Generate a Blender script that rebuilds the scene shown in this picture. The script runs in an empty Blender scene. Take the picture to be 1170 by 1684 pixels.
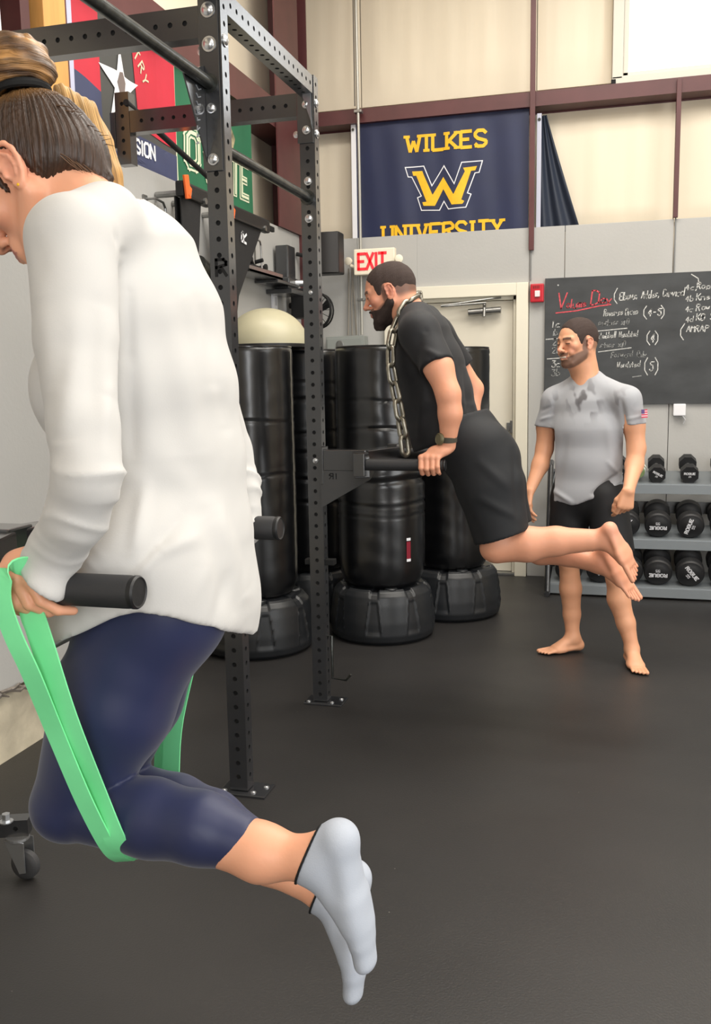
import bpy, bmesh, math, random
import numpy as np
from mathutils import Vector, Matrix

random.seed(7)
SC = bpy.context.scene
COL = SC.collection

# ---------------------------------------------------------------- camera
cam_data = bpy.data.cameras.new('camera')
cam = bpy.data.objects.new('camera', cam_data)
COL.objects.link(cam)
Rr = [[0.9632065, 0.2682064, -0.0172804], [-0.0210871, 0.1395148, 0.9899954], [-0.267934, 0.9532056, -0.1400372]]            # rows: right, up, forward
m = Matrix(((Rr[0][0], Rr[1][0], -Rr[2][0], 0.0), (Rr[0][1], Rr[1][1], -Rr[2][1], 0.0),
            (Rr[0][2], Rr[1][2], -Rr[2][2], 1.43), (0, 0, 0, 1)))
cam.matrix_world = m
cam_data.sensor_fit = 'HORIZONTAL'
cam_data.sensor_width = 36.0
cam_data.lens = 1530.0 / 1170 * 36.0
cam_data.clip_start = 0.05
SC.camera = cam

# ---------------------------------------------------------------- world, lights, exposure
world = bpy.data.worlds.new('daylight')
SC.world = world
world.use_nodes = True
bg = world.node_tree.nodes['Background']
bg.inputs[0].default_value = (0.93, 0.97, 1.0, 1)
bg.inputs[1].default_value = 3.6

def area(name, loc, aim, sx, sy, power, color):
    d = bpy.data.lights.new(name, 'AREA')
    d.shape = 'RECTANGLE'; d.size = sx; d.size_y = sy; d.energy = power; d.color = color
    o = bpy.data.objects.new(name, d); COL.objects.link(o)
    o.location = loc
    o.rotation_euler = (Vector(aim) - Vector(loc)).to_track_quat('-Z', 'Y').to_euler()
    return o

# open overhead door on the right side, behind the camera's right shoulder
area('garage_door_daylight', (4.6, 1.2, 1.9), (-1.5, 2.6, 1.2), 4.2, 3.2, 165, (0.93, 0.97, 1.0))
area('rear_window_daylight', (1.3, -2.9, 2.1), (-0.6, 3.5, 1.0), 1.3, 2.4, 110, (0.96, 0.98, 1.0))
# rows of ceiling lights
for i, (x, y) in enumerate(((0.6, 5.0), (0.8, 2.6), (1.6, 0.0), (-1.0, 4.2), (2.6, 3.6))):
    area('ceiling_lamp', (x, y, 4.7), (x, y, 0), 2.4, 0.9, 72, (1.0, 0.955, 0.88))
SC.view_settings.view_transform = 'Standard'
SC.view_settings.look = 'None'
SC.view_settings.gamma = 1.0
SC.view_settings.use_curve_mapping = False
SC.view_settings.exposure = 0.0
SC.cycles.max_bounces = 6
SC.cycles.diffuse_bounces = 4

# ---------------------------------------------------------------- materials
def lin(c):
    r = []
    for v in c[:3]:
        v /= 255.0
        r.append(v / 12.92 if v <= 0.04045 else ((v + 0.055) / 1.055) ** 2.4)
    return (r[0], r[1], r[2], 1.0)

MATS = {}
def mat(name, rgb, rough=0.6, metal=0.0, var=0.0, vscale=4.0, bump=0.0, bscale=30.0, spec=0.5,
        emit=None, estr=0.0, stretch=(1, 1, 1), bdist=0.01, sss=0.0, sheen=0.0, coat=0.0, rgb2=None):
    if name in MATS:
        return MATS[name]
    mt = bpy.data.materials.new(name); mt.use_nodes = True
    nt = mt.node_tree; N = nt.nodes; L = nt.links
    b = N['Principled BSDF']
    b.inputs['Base Color'].default_value = lin(rgb)
    b.inputs['Roughness'].default_value = rough
    b.inputs['Metallic'].default_value = metal
    b.inputs['Specular IOR Level'].default_value = spec
    if sss:
        b.inputs['Subsurface Weight'].default_value = sss
        b.inputs['Subsurface Radius'].default_value = (0.02, 0.008, 0.004)
        b.inputs['Subsurface Scale'].default_value = 0.5
    if sheen: b.inputs['Sheen Weight'].default_value = sheen
    if coat: b.inputs['Coat Weight'].default_value = coat; b.inputs['Coat Roughness'].default_value = 0.2
    if emit:
        b.inputs['Emission Color'].default_value = lin(emit)
        b.inputs['Emission Strength'].default_value = estr
    if var or bump:
        tc = N.new('ShaderNodeTexCoord'); mp = N.new('ShaderNodeMapping')
        mp.inputs['Scale'].default_value = stretch
        L.new(tc.outputs['Object'], mp.inputs['Vector'])
    if var:
        n = N.new('ShaderNodeTexNoise'); n.inputs['Scale'].default_value = vscale; n.inputs['Detail'].default_value = 5
        L.new(mp.outputs[0], n.inputs['Vector'])
        r = N.new('ShaderNodeValToRGB')
        c = lin(rgb)
        if rgb2: c0 = lin(rgb2); c1 = c
        else:
            c0 = tuple(max(0, v * (1 - var)) for v in c[:3]) + (1,); c1 = tuple(min(1, v * (1 + var)) for v in c[:3]) + (1,)
        r.color_ramp.elements[0].color = c0; r.color_ramp.elements[1].color = c1
        r.color_ramp.elements[0].position = 0.33; r.color_ramp.elements[1].position = 0.67
        L.new(n.outputs['Fac'], r.inputs['Fac']); L.new(r.outputs['Color'], b.inputs['Base Color'])
    if bump:
        n2 = N.new('ShaderNodeTexNoise'); n2.inputs['Scale'].default_value = bscale; n2.inputs['Detail'].default_value = 4
        L.new(mp.outputs[0], n2.inputs['Vector'])
        bp = N.new('ShaderNodeBump'); bp.inputs['Strength'].default_value = bump; bp.inputs['Distance'].default_value = bdist
        L.new(n2.outputs['Fac'], bp.inputs['Height']); L.new(bp.outputs['Normal'], b.inputs['Normal'])
    MATS[name] = mt
    return mt

M_ins = mat('insulation_vinyl', (226, 214, 192), 0.5, var=0.02, vscale=1.3, bump=0.25, bscale=2.0, stretch=(2.6, 2.6, 0.3), bdist=0.02)
M_grey = mat('grey_paint', (178, 177, 174), 0.6, var=0.03, vscale=2.0, bump=0.08, bscale=60)
M_mar = mat('maroon_steel', (88, 47, 48), 0.42, var=0.12, vscale=5)
M_wood = mat('yellow_pine', (222, 164, 92), 0.55, var=0.12, vscale=3, stretch=(8, 8, 0.6), bump=0.1, bscale=20)
M_white = mat('white_trim', (232, 226, 208), 0.5)
M_door = mat('door_paint', (222, 215, 198), 0.5, var=0.02, vscale=3)
M_rack = mat('black_powder_coat', (42, 43, 46), 0.23, var=0.12, vscale=9, bump=0.04, bscale=220, bdist=0.002, spec=0.8, coat=0.7)
M_rackin = mat('tube_inside', (14, 14, 15), 0.8)
M_blk = mat('black_plastic', (24, 24, 26), 0.45, bump=0.05, bscale=80)
M_foam = mat('black_rubber_grip', (40, 40, 42), 0.6, bump=0.2, bscale=300, bdist=0.001)
M_vinyl = mat('black_vinyl', (11, 12, 15), 0.30, var=0.1, vscale=4, bump=0.06, bscale=5, stretch=(1.2, 1.2, 3), bdist=0.02, spec=0.6, coat=0.5)
M_base = mat('moulded_black_plastic', (33, 35, 38), 0.38, var=0.15, vscale=8, bump=0.12, bscale=90, bdist=0.003)
M_zinc = mat('zinc_bolt', (205, 207, 210), 0.28, metal=0.9)
M_steel = mat('dull_steel', (150, 150, 148), 0.35, metal=0.85, var=0.15, vscale=20)
M_chain = mat('chain_steel', (146, 142, 130), 0.33, metal=0.9, var=0.25, vscale=25)
M_bar = mat('worn_steel_bar', (70, 72, 70), 0.3, metal=0.7, var=0.35, vscale=30)
M_navy = mat('navy_nylon', (26, 35, 70), 0.55, var=0.08, vscale=4, sheen=0.2)
M_gold = mat('gold_print', (240, 186, 32), 0.6, var=0.06, vscale=40)
M_wht = mat('white_print', (236, 236, 240), 0.6)
M_red = mat('red_nylon', (196, 40, 60), 0.6, var=0.06, vscale=4)
M_dgrey = mat('dark_nylon', (72, 72, 70), 0.6)
M_navy2 = mat('faded_navy_nylon', (60, 66, 98), 0.6, var=0.06, vscale=3)
M_green = mat('green_nylon', (34, 104, 72), 0.6, var=0.08, vscale=4)
M_cream = mat('cream_print', (222, 226, 196), 0.6)
M_orange = mat('orange_nylon', (240, 106, 40), 0.6)
M_signred = mat('sign_red', (222, 52, 62), 0.5, emit=(230, 40, 50), estr=0.35)
M_signwhite = mat('sign_face', (246, 236, 214), 0.45)
M_alarm = mat('alarm_red', (190, 28, 44), 0.35)
M_board = mat('chalkboard_slate', (66, 68, 70), 0.75, var=0.28, vscale=2.6, stretch=(1.2, 1, 2.2))
M_chalk = mat('white_chalk', (205, 205, 202), 0.95, var=0.25, vscale=60)
M_chalkr = mat('red_chalk', (205, 84, 92), 0.95, var=0.25, vscale=60)
M_chalkd = mat('faint_chalk', (150, 151, 150), 0.95, var=0.25, vscale=60)
M_db = mat('dumbbell_rubber', (27, 27, 29), 0.5, bump=0.1, bscale=120, bdist=0.002)
M_shelf = mat('grey_steel_shelf', (128, 134, 138), 0.4, metal=0.3)
M_band = mat('green_latex', (132, 240, 168), 0.5, var=0.05, vscale=12, sss=0.0)
M_ball = mat('beige_rubber_ball', (184, 178, 150), 0.42, var=0.05, vscale=6)
M_conc = mat('concrete', (196, 186, 164), 0.85, var=0.14, vscale=9, bump=0.3, bscale=30)

# ---------------------------------------------------------------- mesh helpers
class MB:
    """collects shapes in world coordinates; build() links them as one mesh object"""
    def __init__(s): s.v = []; s.f = []; s.mi = []; s.cur = 0
    def add(s, vs, fs):
        o = len(s.v); s.v += [tuple(map(float, v)) for v in vs]
        for f in fs: s.f.append(tuple(i + o for i in f)); s.mi.append(s.cur)
        return s
    def box(s, c, d, R=None, bev=0.0):
        hx, hy, hz = d[0] / 2, d[1] / 2, d[2] / 2
        if bev > 0:
            bm = bmesh.new(); bmesh.ops.create_cube(bm, size=1)
            for v in bm.verts: v.co = Vector((v.co.x * d[0], v.co.y * d[1], v.co.z * d[2]))
            bmesh.ops.bevel(bm, geom=list(bm.edges), offset=bev, segments=2, affect='EDGES', profile=0.6)
            bm.verts.index_update()
            vs = [v.co.copy() for v in bm.verts]; fs = [[v.index for v in f.verts] for f in bm.faces]; bm.free()
        else:
            vs = [Vector((x * hx, y * hy, z * hz)) for x in (-1, 1) for y in (-1, 1) for z in (-1, 1)]
            fs = [(0, 1, 3, 2), (4, 6, 7, 5), (0, 4, 5, 1), (2, 3, 7, 6), (0, 2, 6, 4), (1, 5, 7, 3)]
        if R is not None: vs = [R @ v for v in vs]
        c = Vector(c)
        return s.add([v + c for v in vs], fs)
    def span(s, a, b, bev=0.0):
        a = Vector(a); b = Vector(b)
        return s.box((a + b) / 2, [abs(b[i] - a[i]) for i in range(3)], None, bev)
    def tube(s, pts, r, n=12, closed=False, caps=True, up=None, r2=None):
        pts = [Vector(p) for p in pts]; m_ = len(pts)
        rr = r if isinstance(r, (list, tuple)) else [r] * m_
        rb = [x * (r2 if r2 else 1) for x in rr]
        prev = None; vs = []
        for i, p in enumerate(pts):
            if closed: t = pts[(i + 1) % m_] - pts[i - 1]
            elif i == 0: t = pts[1] - pts[0]
            elif i == m_ - 1: t = pts[-1] - pts[-2]
            else: t = pts[i + 1] - pts[i - 1]
            t.normalize()
            if prev is None:
                a = Vector(up) if up else (Vector((0, 0, 1)) if abs(t.z) < 0.9 else Vector((1, 0, 0)))
                u = (a - t * a.dot(t)).normalized()
            else: u = (prev - t * prev.dot(t)).normalized()
            prev = u; w = t.cross(u)
            for k in range(n):
                an = 2 * math.pi * k / n
                vs.append(p + u * math.cos(an) * rr[i] + w * math.sin(an) * rb[i])
        fs = []
        for i in range(m_ if closed else m_ - 1):
            j = (i + 1) % m_
            for k in range(n):
                k2 = (k + 1) % n
                fs.append((i * n + k, i * n + k2, j * n + k2, j * n + k))
        if caps and not closed:
            fs.append(tuple(range(n - 1, -1, -1))); fs.append(tuple((m_ - 1) * n + k for k in range(n)))
        return s.add(vs, fs)
    def cyl(s, a, b, r, n=20, r2=None):
        return s.tube([a, b], [r, r if r2 is None else r2], n)
    def lathe(s, c, prof, n=32, axis=(0, 0, 1)):
        ax = Vector(axis).normalized(); u = ax.orthogonal().normalized(); w = ax.cross(u); c = Vector(c)
        vs = []
        for (r, h) in prof:
            for k in range(n):
                an = 2 * math.pi * k / n
                vs.append(c + ax * h + (u * math.cos(an) + w * math.sin(an)) * r)
        fs = []
        for i in range(len(prof) - 1):
            for k in range(n):
                k2 = (k + 1) % n
                fs.append((i * n + k, i * n + k2, (i + 1) * n + k2, (i + 1) * n + k))
        fs.append(tuple(range(n - 1, -1, -1))); fs.append(tuple((len(prof) - 1) * n + k for k in range(n)))
        return s.add(vs, fs)
    def prism(s, poly, ext):
        """poly: list of 3-D points (planar), ext: extrusion vector"""
        n = len(poly); e = Vector(ext)
        vs = [Vector(p) for p in poly] + [Vector(p) + e for p in poly]
        fs = [tuple(range(n - 1, -1, -1)), tuple(range(n, 2 * n))] + [(i, (i + 1) % n, n + (i + 1) % n, n + i) for i in range(n)]
        return s.add(vs, fs)
    def grid(s, fn, nu, nv, thick=None):
        P = [[Vector(fn(i / nu, j / nv)) for i in range(nu + 1)] for j in range(nv + 1)]
        vs = [p for row in P for p in row]; W = nu + 1
        fs = [(j * W + i, j * W + i + 1, (j + 1) * W + i + 1, (j + 1) * W + i) for j in range(nv) for i in range(nu)]
        if thick is not None:
            t = Vector(thick); o = len(vs); vs += [v + t for v in vs]
            fs += [tuple(o + i for i in reversed(f)) for f in list(fs)]
            ring = [i for i in range(W)] + [j * W + nu for j in range(1, nv + 1)] + [nv * W + i for i in range(nu - 1, -1, -1)] + [j * W for j in range(nv - 1, 0, -1)]
            for a, b in zip(ring, ring[1:] + ring[:1]): fs.append((b, a, a + o, b + o))
        return s.add(vs, fs)
    def build(s, name, m, parent=None, smooth=False, angle=None, base=None):
        me = bpy.data.meshes.new(name)
        org = world_of(parent) if parent else (Vector(base) if base is not None else Vector((0, 0, 0)))
        me.from_pydata([(v[0] - org[0], v[1] - org[1], v[2] - org[2]) for v in s.v], [], s.f)
        for mm in (m if isinstance(m, (list, tuple)) else [m]): me.materials.append(mm)
        if len(me.materials) > 1: me.polygons.foreach_set('material_index', s.mi)
        bm = bmesh.new(); bm.from_mesh(me); bmesh.ops.recalc_face_normals(bm, faces=bm.faces); bm.to_mesh(me); bm.free()
        if smooth:
            me.polygons.foreach_set('use_smooth', [True] * len(me.polygons))
            try: me.set_sharp_from_angle(angle=math.radians(angle or 40))
            except Exception: pass
        me.update()
        o = bpy.data.objects.new(name, me); COL.objects.link(o)
        if parent: o.parent = parent
        else: o.location = org
        return o

def world_of(o):
    v = Vector((0, 0, 0))
    while o is not None: v = v + o.location; o = o.parent
    return v
def thing(name, label, cat, loc=(0, 0, 0), group=None):
    o = bpy.data.objects.new(name, None); COL.objects.link(o); o.location = loc; o.empty_display_size = 0.1
    return tag(o, label, cat, group)
def tag(o, label=None, cat=None, group=None, kind=None):
    if label: o['label'] = label
    if cat: o['category'] = cat
    if group: o['group'] = group
    if kind: o['kind'] = kind
    return o
def struct(o): o['kind'] = 'structure'; return o

# ---------------------------------------------------------------- stroke lettering
G = dict(l.split(':') for l in """A:002640 1232|B:0006 0636454403 0344413000|C:4535261605011030 3041|D:0006 0626454120 2000|E:46060040 0333|F:460600 0333|G:45361605011030414323
H:0006 4046 0343|I:2026|J:464130100 |K:0006 4602 1340|L:060040|M:0006234640|N:00064046|O:1030414536160501 0110|P:0006 0636454403|R:0006 0636454403 2340
S:45361605041342413010 1001|T:0646 2620|U:060110304146|V:062046|W:0610243046|X:0046 0640|Y:062346 2320|0:1030414536160501 0110|1:152620|2:051636454400 0040
3:06461434413010 1001|4:30360242|5:46060434413010 1001|-:1333|(:36140230 3036|):16343210|,:2110|.:2021|x:0043 0340|a:4313010010304142 4340|b:0600 0313334230100 |c:433313020110 1030
d:4640 433313021030 3041|e:02423313020110 1041|g:4313021030 434130 3110|i:2023|k:0600 0143 1240|l:2620|m:0003 02132320 23334340|n:0003 0213334240|o:103042331302 0210|p:0003 0333423001
r:0003 02133342|s:43130241 4100|t:2521304 0343|u:030110304043|v:032043|w:0310233043|y:0320 4310|h:0600 0213334240|_:0040""".replace("\n", "|").split("|"))
G["("] = "36140230"
def strokes(ch):
    out = []
    for part in G.get(ch, '').split(' '):
        pts = [(int(part[i]), int(part[i + 1])) for i in range(0, len(part) - 1, 2)]
        if len(pts) > 1: out.append(pts)
    return out
def letter(mb, text, org, ux, uz, nrm, h, w=None, gap=0.3, sw=0.12, lift=0.001, jit=0.0, serif=0.0, warp=None, sub=1, depth=0.0):
    """draw text as flat ribbons; org lower left, ux / uz unit vectors, h cap height, w letter width, sw stroke width (all metres)"""
    ux = Vector(ux); uz = Vector(uz); nrm = Vector(nrm); org = Vector(org); w = w or h * 0.6
    def put(a, b, hw):
        d = Vector((b[0] - a[0], b[1] - a[1]));
        if d.length < 1e-6: return
        d.normalize(); p = Vector((-d.y, d.x)) * hw; e = d * hw * (0.25 if serif else 0.8)
        a0 = Vector(a) - e; b0 = Vector(b) + e
        n = max(1, sub)
        for k in range(n):
            s0 = a0.lerp(b0, k / n); s1 = a0.lerp(b0, (k + 1) / n)
            q = []
            for c in (s0 - p, s1 - p, s1 + p, s0 + p):
                pt = org + ux * c.x + uz * c.y + nrm * lift
                if warp: pt = warp(pt)
                q.append(pt)
            mb.add(q, [(0, 1, 2, 3)])
    x = 0.0
    for ch in text:
        jx, jz = random.uniform(-jit, jit), random.uniform(-jit, jit); ww = w * (0.35 if ch in 'I1il.,' and serif == 0 else 1.0)
        if serif and ch in 'I': ww = w * 0.5
        if serif and ch == 'W': ww = w * 1.3
        for st in strokes(ch):
            pp = [(x + jx + px / 4 * ww if ch not in 'I1il.,' else x + jx + ww / 2 + (px - 2) / 4 * ww, jz + pz / 6 * h) for px, pz in st]
            for a, b in zip(pp, pp[1:]): put(a, b, sw / 2)
            if serif:
                for (e, o_) in ((0, 1), (-1, -2)):
                    if st[e][1] in (0, 6) and st[o_][1] != st[e][1]:
                        ex, ez = pp[e]; dz = sw * 0.1 if st[e][1] == 0 else -sw * 0.1
                        put((ex - serif, ez + dz), (ex + serif, ez + dz), sw * 0.42)
        x += ww + gap * w
    return x

# ================================================================= the setting
YB, YI = 6.73, 6.93          # grey panel face and insulation face of the back wall
XL, XI = -2.21, -2.41        # the same for the left wall
XR, YR, ZC = 4.9, -3.2, 5.0

# ---- floor: rolled rubber with scuffs
fm = bpy.data.materials.new('rubber_floor'); fm.use_nodes = True
nt = fm.node_tree; N = nt.nodes; L = nt.links; b = N['Principled BSDF']
tc = N.new('ShaderNodeTexCoord')
n1 = N.new('ShaderNodeTexNoise'); n1.inputs['Scale'].default_value = 1.1; n1.inputs['Detail'].default_value = 6
mp = N.new('ShaderNodeMapping'); mp.inputs['Scale'].default_value = (0.8, 1.3, 1); mp.inputs['Rotation'].default_value = (0, 0, 0.6)
L.new(tc.outputs['Object'], mp.inputs[0]); L.new(mp.outputs[0], n1.inputs['Vector'])
r1 = N.new('ShaderNodeValToRGB'); r1.color_ramp.elements[0].position = 0.35; r1.color_ramp.elements[1].position = 0.72
r1.color_ramp.elements[0].color = lin((39, 38, 38)); r1.color_ramp.elements[1].color = lin((49, 47, 46))
L.new(n1.outputs['Fac'], r1.inputs[0])
v = N.new('ShaderNodeTexVoronoi'); v.inputs['Scale'].default_value = 9.0
L.new(tc.outputs['Object'], v.inputs['Vector'])
r2 = N.new('ShaderNodeValToRGB'); r2.color_ramp.elements[0].position = 0.010; r2.color_ramp.elements[1].position = 0.022
r2.color_ramp.elements[0].color = (1, 1, 1, 1); r2.color_ramp.elements[1].color = (0, 0, 0, 1)
L.new(v.outputs['Distance'], r2.inputs[0])
mx = N.new('ShaderNodeMixRGB'); mx.inputs[2].default_value = lin((120, 116, 110))
L.new(r2.outputs[0], mx.inputs[0]); L.new(r1.outputs[0], mx.inputs[1]); L.new(mx.outputs[0], b.inputs['Base Color'])
n2 = N.new('ShaderNodeTexNoise'); n2.inputs['Scale'].default_value = 2.2; n2.inputs['Detail'].default_value = 5
L.new(tc.outputs['Object'], n2.inputs['Vector'])
mr = N.new('ShaderNodeMapRange'); mr.inputs[3].default_value = 0.38; mr.inputs[4].default_value = 0.55
L.new(n2.outputs['Fac'], mr.inputs[0]); L.new(mr.outputs[0], b.inputs['Roughness'])
n3 = N.new('ShaderNodeTexNoise'); n3.inputs['Scale'].default_value = 160; n3.inputs['Detail'].default_value = 3
L.new(tc.outputs['Object'], n3.inputs['Vector'])
bp = N.new('ShaderNodeBump'); bp.inputs['Strength'].default_value = 0.35; bp.inputs['Distance'].default_value = 0.002
L.new(n3.outputs['Fac'], bp.inputs['Height']); L.new(bp.outputs[0], b.inputs['Normal'])
struct(MB().span((XI, YR, -0.06), (XR, YI, 0.0)).build('floor', fm))

# ---- back wall: vinyl faced insulation above, painted panels below
W0, W1, Z0, Z1 = -0.005, 1.35, 3.41, 4.4
wb = struct(MB().span((XI - 0.1, YI, 0), (W0, YI + 0.1, ZC)).span((W0, YI, 0), (W1, YI + 0.1, Z0)).span((W0, YI, Z1), (W1, YI + 0.1, ZC))
            .span((W1, YI, 0), (XR, YI + 0.1, ZC)).build('wall_back', M_ins))
# insulation bays with soft folds, each its own piece
def bay(x0, x1, z0, z1, seed, hole=None):
    rs = random.Random(seed); ph = [rs.uniform(0, 6) for _ in range(6)]
    def f(u, w):
        x = x0 + (x1 - x0) * u; z = z0 + (z1 - z0) * w
        e = min(1, 8 * u, 8 * (1 - u)) * min(1, 8 * w, 8 * (1 - w))
        d = 0.004 * math.sin(x * 6 + ph[0] + z * 0.8) + 0.0018 * math.sin(x * 23 + ph[1] + 1.5 * math.sin(z * 2 + ph[2])) + 0.0012 * math.sin(x * 47 + ph[3] - z * 1.2)
        return (x, YI - 0.03 - abs(e) * (0.015 + d), z)
    return MB().grid(f, 48, 24, (0, 0.012, 0)).build('insulation_panel', M_ins, wb, smooth=True, angle=60)
for i, (x0, x1, z0, z1) in enumerate(((-2.36, -1.84, 2.46, 3.24), (-1.84, -0.605, 2.46, 3.24), (-0.605, 0.345, 2.46, 3.24), (0.345, 1.6, 2.46, 3.24),
                                      (-2.36, -1.84, 3.4, 4.9), (-1.84, -0.58, 3.4, 4.9), (-0.58, -0.075, 3.4, 4.9))):
    bay(x0 + 0.004, x1 - 0.004, z0, z1, i)
for x0, x1 in ((-2.36, -1.845), (-0.603, -0.366), (-0.362, 0.343), (0.347, 1.6), (1.602, 3.4)):
    z0 = 0.0 if x0 != -0.603 else 0.0
    MB().span((x0, YB, z0), (x1, YB + 0.018, 2.455), 0.002).build('wall_panel', M_grey, wb)
MB().span((-1.843, YB, 0), (-1.40, YB + 0.018, 2.455), 0.002).build('wall_panel', M_grey, wb)
MB().span((-1.40, YB + 0.0005, 2.085), (-0.605, YB + 0.018, 2.455), 0.002).build('wall_panel', M_grey, wb)
# girt: inner lip and horizontal web
g = struct(MB().span((-2.4, YB - 0.004, 3.25), (XR, YB + 0.006, 3.345)).span((-2.4, YB + 0.006, 3.25), (XR, YI, 3.258)).span((-2.4, YI - 0.03, 3.17), (XR, YI - 0.022, 3.25)).build('trim_1', M_mar))
for nm, x, w, z0, z1 in (('trim_2', -0.59, 0.035, 2.30, 4.99), ('trim_3', 0.35, 0.03, 2.46, 3.33), ):
    struct(MB().span((x - w / 2, YB - 0.03, z0), (x + w / 2, YB - 0.005, z1), 0.003).build(nm, M_mar))
struct(MB().span((0.348, YB - 0.012, 2.09), (0.356, YB, 2.46)).build('trim_4', mat('seam_grey', (120, 120, 120))))
struct(MB().span((-0.598, YB - 0.012, 2.10), (-0.59, YB, 2.46)).build('trim_5', mat('seam_grey', (120, 120, 120))))

# window, upper right
wn = struct(bpy.data.objects.new('window_1', None)); COL.objects.link(wn); wn.location = (W0, YI, Z0)
fr = MB()
fr.span((W0 - 0.07, YI - 0.14, Z0 - 0.075), (W1 + 0.06, YI + 0.02, Z0), 0.006).span((W0 - 0.07, YI - 0.14, Z0 - 0.02), (W0, YI + 0.02, Z1), 0.006)
fr.span((W0, YI - 0.10, Z0), (W0 + 0.035, YI - 0.02, Z1), 0.004).span((W0, YI - 0.10, Z0), (W1, YI - 0.02, Z0 + 0.03), 0.004).span((W0, YI - 0.1, Z1 - 0.03), (W1, YI, Z1))
fr.span((W1 - 0.03, YI - 0.1, Z0), (W1, YI, Z1))
fr.build('window_frame', mat('window_vinyl', (205, 200, 188), 0.4), wn)
gm = bpy.data.materials.new('window_glass'); gm.use_nodes = True
nn = gm.node_tree.nodes; ll = gm.node_tree.links; nn.remove(nn['Principled BSDF'])
tr = nn.new('ShaderNodeBsdfTransparent'); gl = nn.new('ShaderNodeBsdfGlossy'); gl.inputs['Roughness'].default_value = 0.05
mxs = nn.new('ShaderNodeMixShader'); mxs.inputs[0].default_value = 0.05
ll.new(tr.outputs[0], mxs.inputs[1]); ll.new(gl.outputs[0], mxs.inputs[2]); ll.new(mxs.outputs[0], nn['Material Output'].inputs[0])
MB().span((W0, YI + 0.03, Z0), (W1, YI + 0.036, Z1)).build('pane', gm, wn)
MB().span((W0 - 0.075, YI - 0.15, Z0 - 0.09), (W0 - 0.045, YI - 0.135, Z0 - 0.02), 0.004).build('corner_bracket', M_rackin, wn)

# ---- left wall
wl = struct(MB().span((XI - 0.1, YR, 0), (XI, YI, ZC)).build('wall_left', M_ins))
for y0, y1 in ((-1.0, 1.44), (1.444, 3.88), (3.884, 6.32), (6.324, 6.725)):
    MB().span((XL - 0.018, y0, 0.285), (XL, y1, 2.46), 0.002).build('wall_panel', M_grey, wl)
MB().grid(lambda u, w: (XL - 0.03 + 0.022 * math.sin(7 * w + 3) * math.sin(u * 40) * 0.5, -1 + 7.7 * u, 0.29 * w), 90, 4, (-0.01, 0, 0)).build('concrete_footing', M_conc, wl, smooth=True)
# torn edge of the sheathing under the panels
tb = MB()
rs = random.Random(3)
for k in range(46):
    y = 2.2 + k * 0.035 + rs.uniform(-0.01, 0.01)
    a = Vector((XL + 0.006, y, 0.285 + rs.uniform(-0.015, 0.012)))
    tb.tube([a, a + Vector((rs.uniform(0.0, 0.015), 0.04, rs.uniform(-0.02, 0.015))), a + Vector((0.004, 0.085, rs.uniform(-0.02, 0.01)))], [0.006, 0.008, 0.003], 5)
tbo = tb.build('torn_sheathing', mat('torn_foil', (120, 112, 104), 0.5, var=0.3, vscale=40), wl); tbo['kind'] = 'stuff'
struct(MB().span((XL - 0.005, YR, 3.09), (XL + 0.005, 6.5, 3.27)).span((XI, YR, 3.26), (XL - 0.005, 6.5, 3.27)).span((XI, YR, 3.09), (XL - 0.005, 6.5, 3.10)).build('trim_6', M_mar))
# corner column: I section
struct(MB().span((-2.40, 6.50, 0), (-2.19, 6.515, ZC)).span((-2.40, 6.70, 0), (-2.19, 6.715, ZC)).span((-2.30, 6.51, 0), (-2.285, 6.70, ZC)).span((-2.2, 6.05, 2.46), (-2.19, 6.5, ZC)).build('trim_7', M_mar))
# timber post and the steel jamb beside it
struct(MB().span((XI, 3.44, 2.46), (XL, 3.60, ZC), 0.004).build('trim_8', M_wood))
struct(MB().span((XI, 3.33, 2.46), (XL - 0.03, 3.39, ZC)).span((XI, 3.605, 2.46), (XL - 0.01, 3.625, ZC)).build('trim_9', M_mar))

# ---- rest of the shell, behind and beside the camera
M_shell = mat('shell_cream', (214, 204, 186), 0.7)
struct(MB().span((XR, YR, 0), (XR + 0.1, YI, ZC)).build('wall_right', M_shell))
struct(MB().span((XI, YR - 0.1, 0), (XR, YR, ZC)).build('wall_rear', M_shell))
struct(MB().span((XI, YR, ZC), (XR, YI, ZC + 0.1)).build('ceiling', M_shell))

# ---- door in the back wall
dr = struct(bpy.data.objects.new('door_1', None)); COL.objects.link(dr); dr.location = (-1.1, YB, 0)
f = MB().span((-0.69, YB - 0.035, 0), (-0.607, YB + 0.1, 2.085), 0.004).span((-1.64, YB - 0.035, 0), (-1.56, YB + 0.1, 2.085), 0.004).span((-1.56, YB - 0.034, 2.0), (-0.69, YB + 0.1, 2.085), 0.004)
f.span((-0.715, YB + 0.02, 0), (-0.69, YB + 0.1, 2.0)).span((-1.56, YB + 0.02, 1.975), (-0.69, YB + 0.1, 2.0))
f.build('door_frame', M_white, dr)
MB().span((-1.555, YB + 0.05, 0.02), (-0.72, YB + 0.09, 1.972), 0.003).build('door_leaf', M_door, dr)
MB().span((-1.64, YB - 0.02, 0.0), (-0.607, YB + 0.05, 0.018), 0.003).build('threshold', M_steel, dr)
cl = MB().cyl((-1.03, YB + 0.0, 1.895), (-0.80, YB + 0.0, 1.905), 0.024, 16).span((-0.95, YB - 0.01, 1.88), (-0.87, YB + 0.05, 1.925), 0.003)
cl.tube([(-0.91, YB - 0.02, 1.93), (-0.90, YB - 0.04, 1.955), (-1.22, YB - 0.04, 1.94)], 0.007, 8).tube([(-1.22, YB - 0.045, 1.945), (-0.86, YB - 0.02, 1.985), (-0.80, YB, 1.99)], 0.006, 8)
cl.cyl((-0.915, YB - 0.03, 1.86), (-0.915, YB - 0.005, 1.95), 0.012, 10)
cl.build('door_closer', M_steel, dr, smooth=True)
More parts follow.
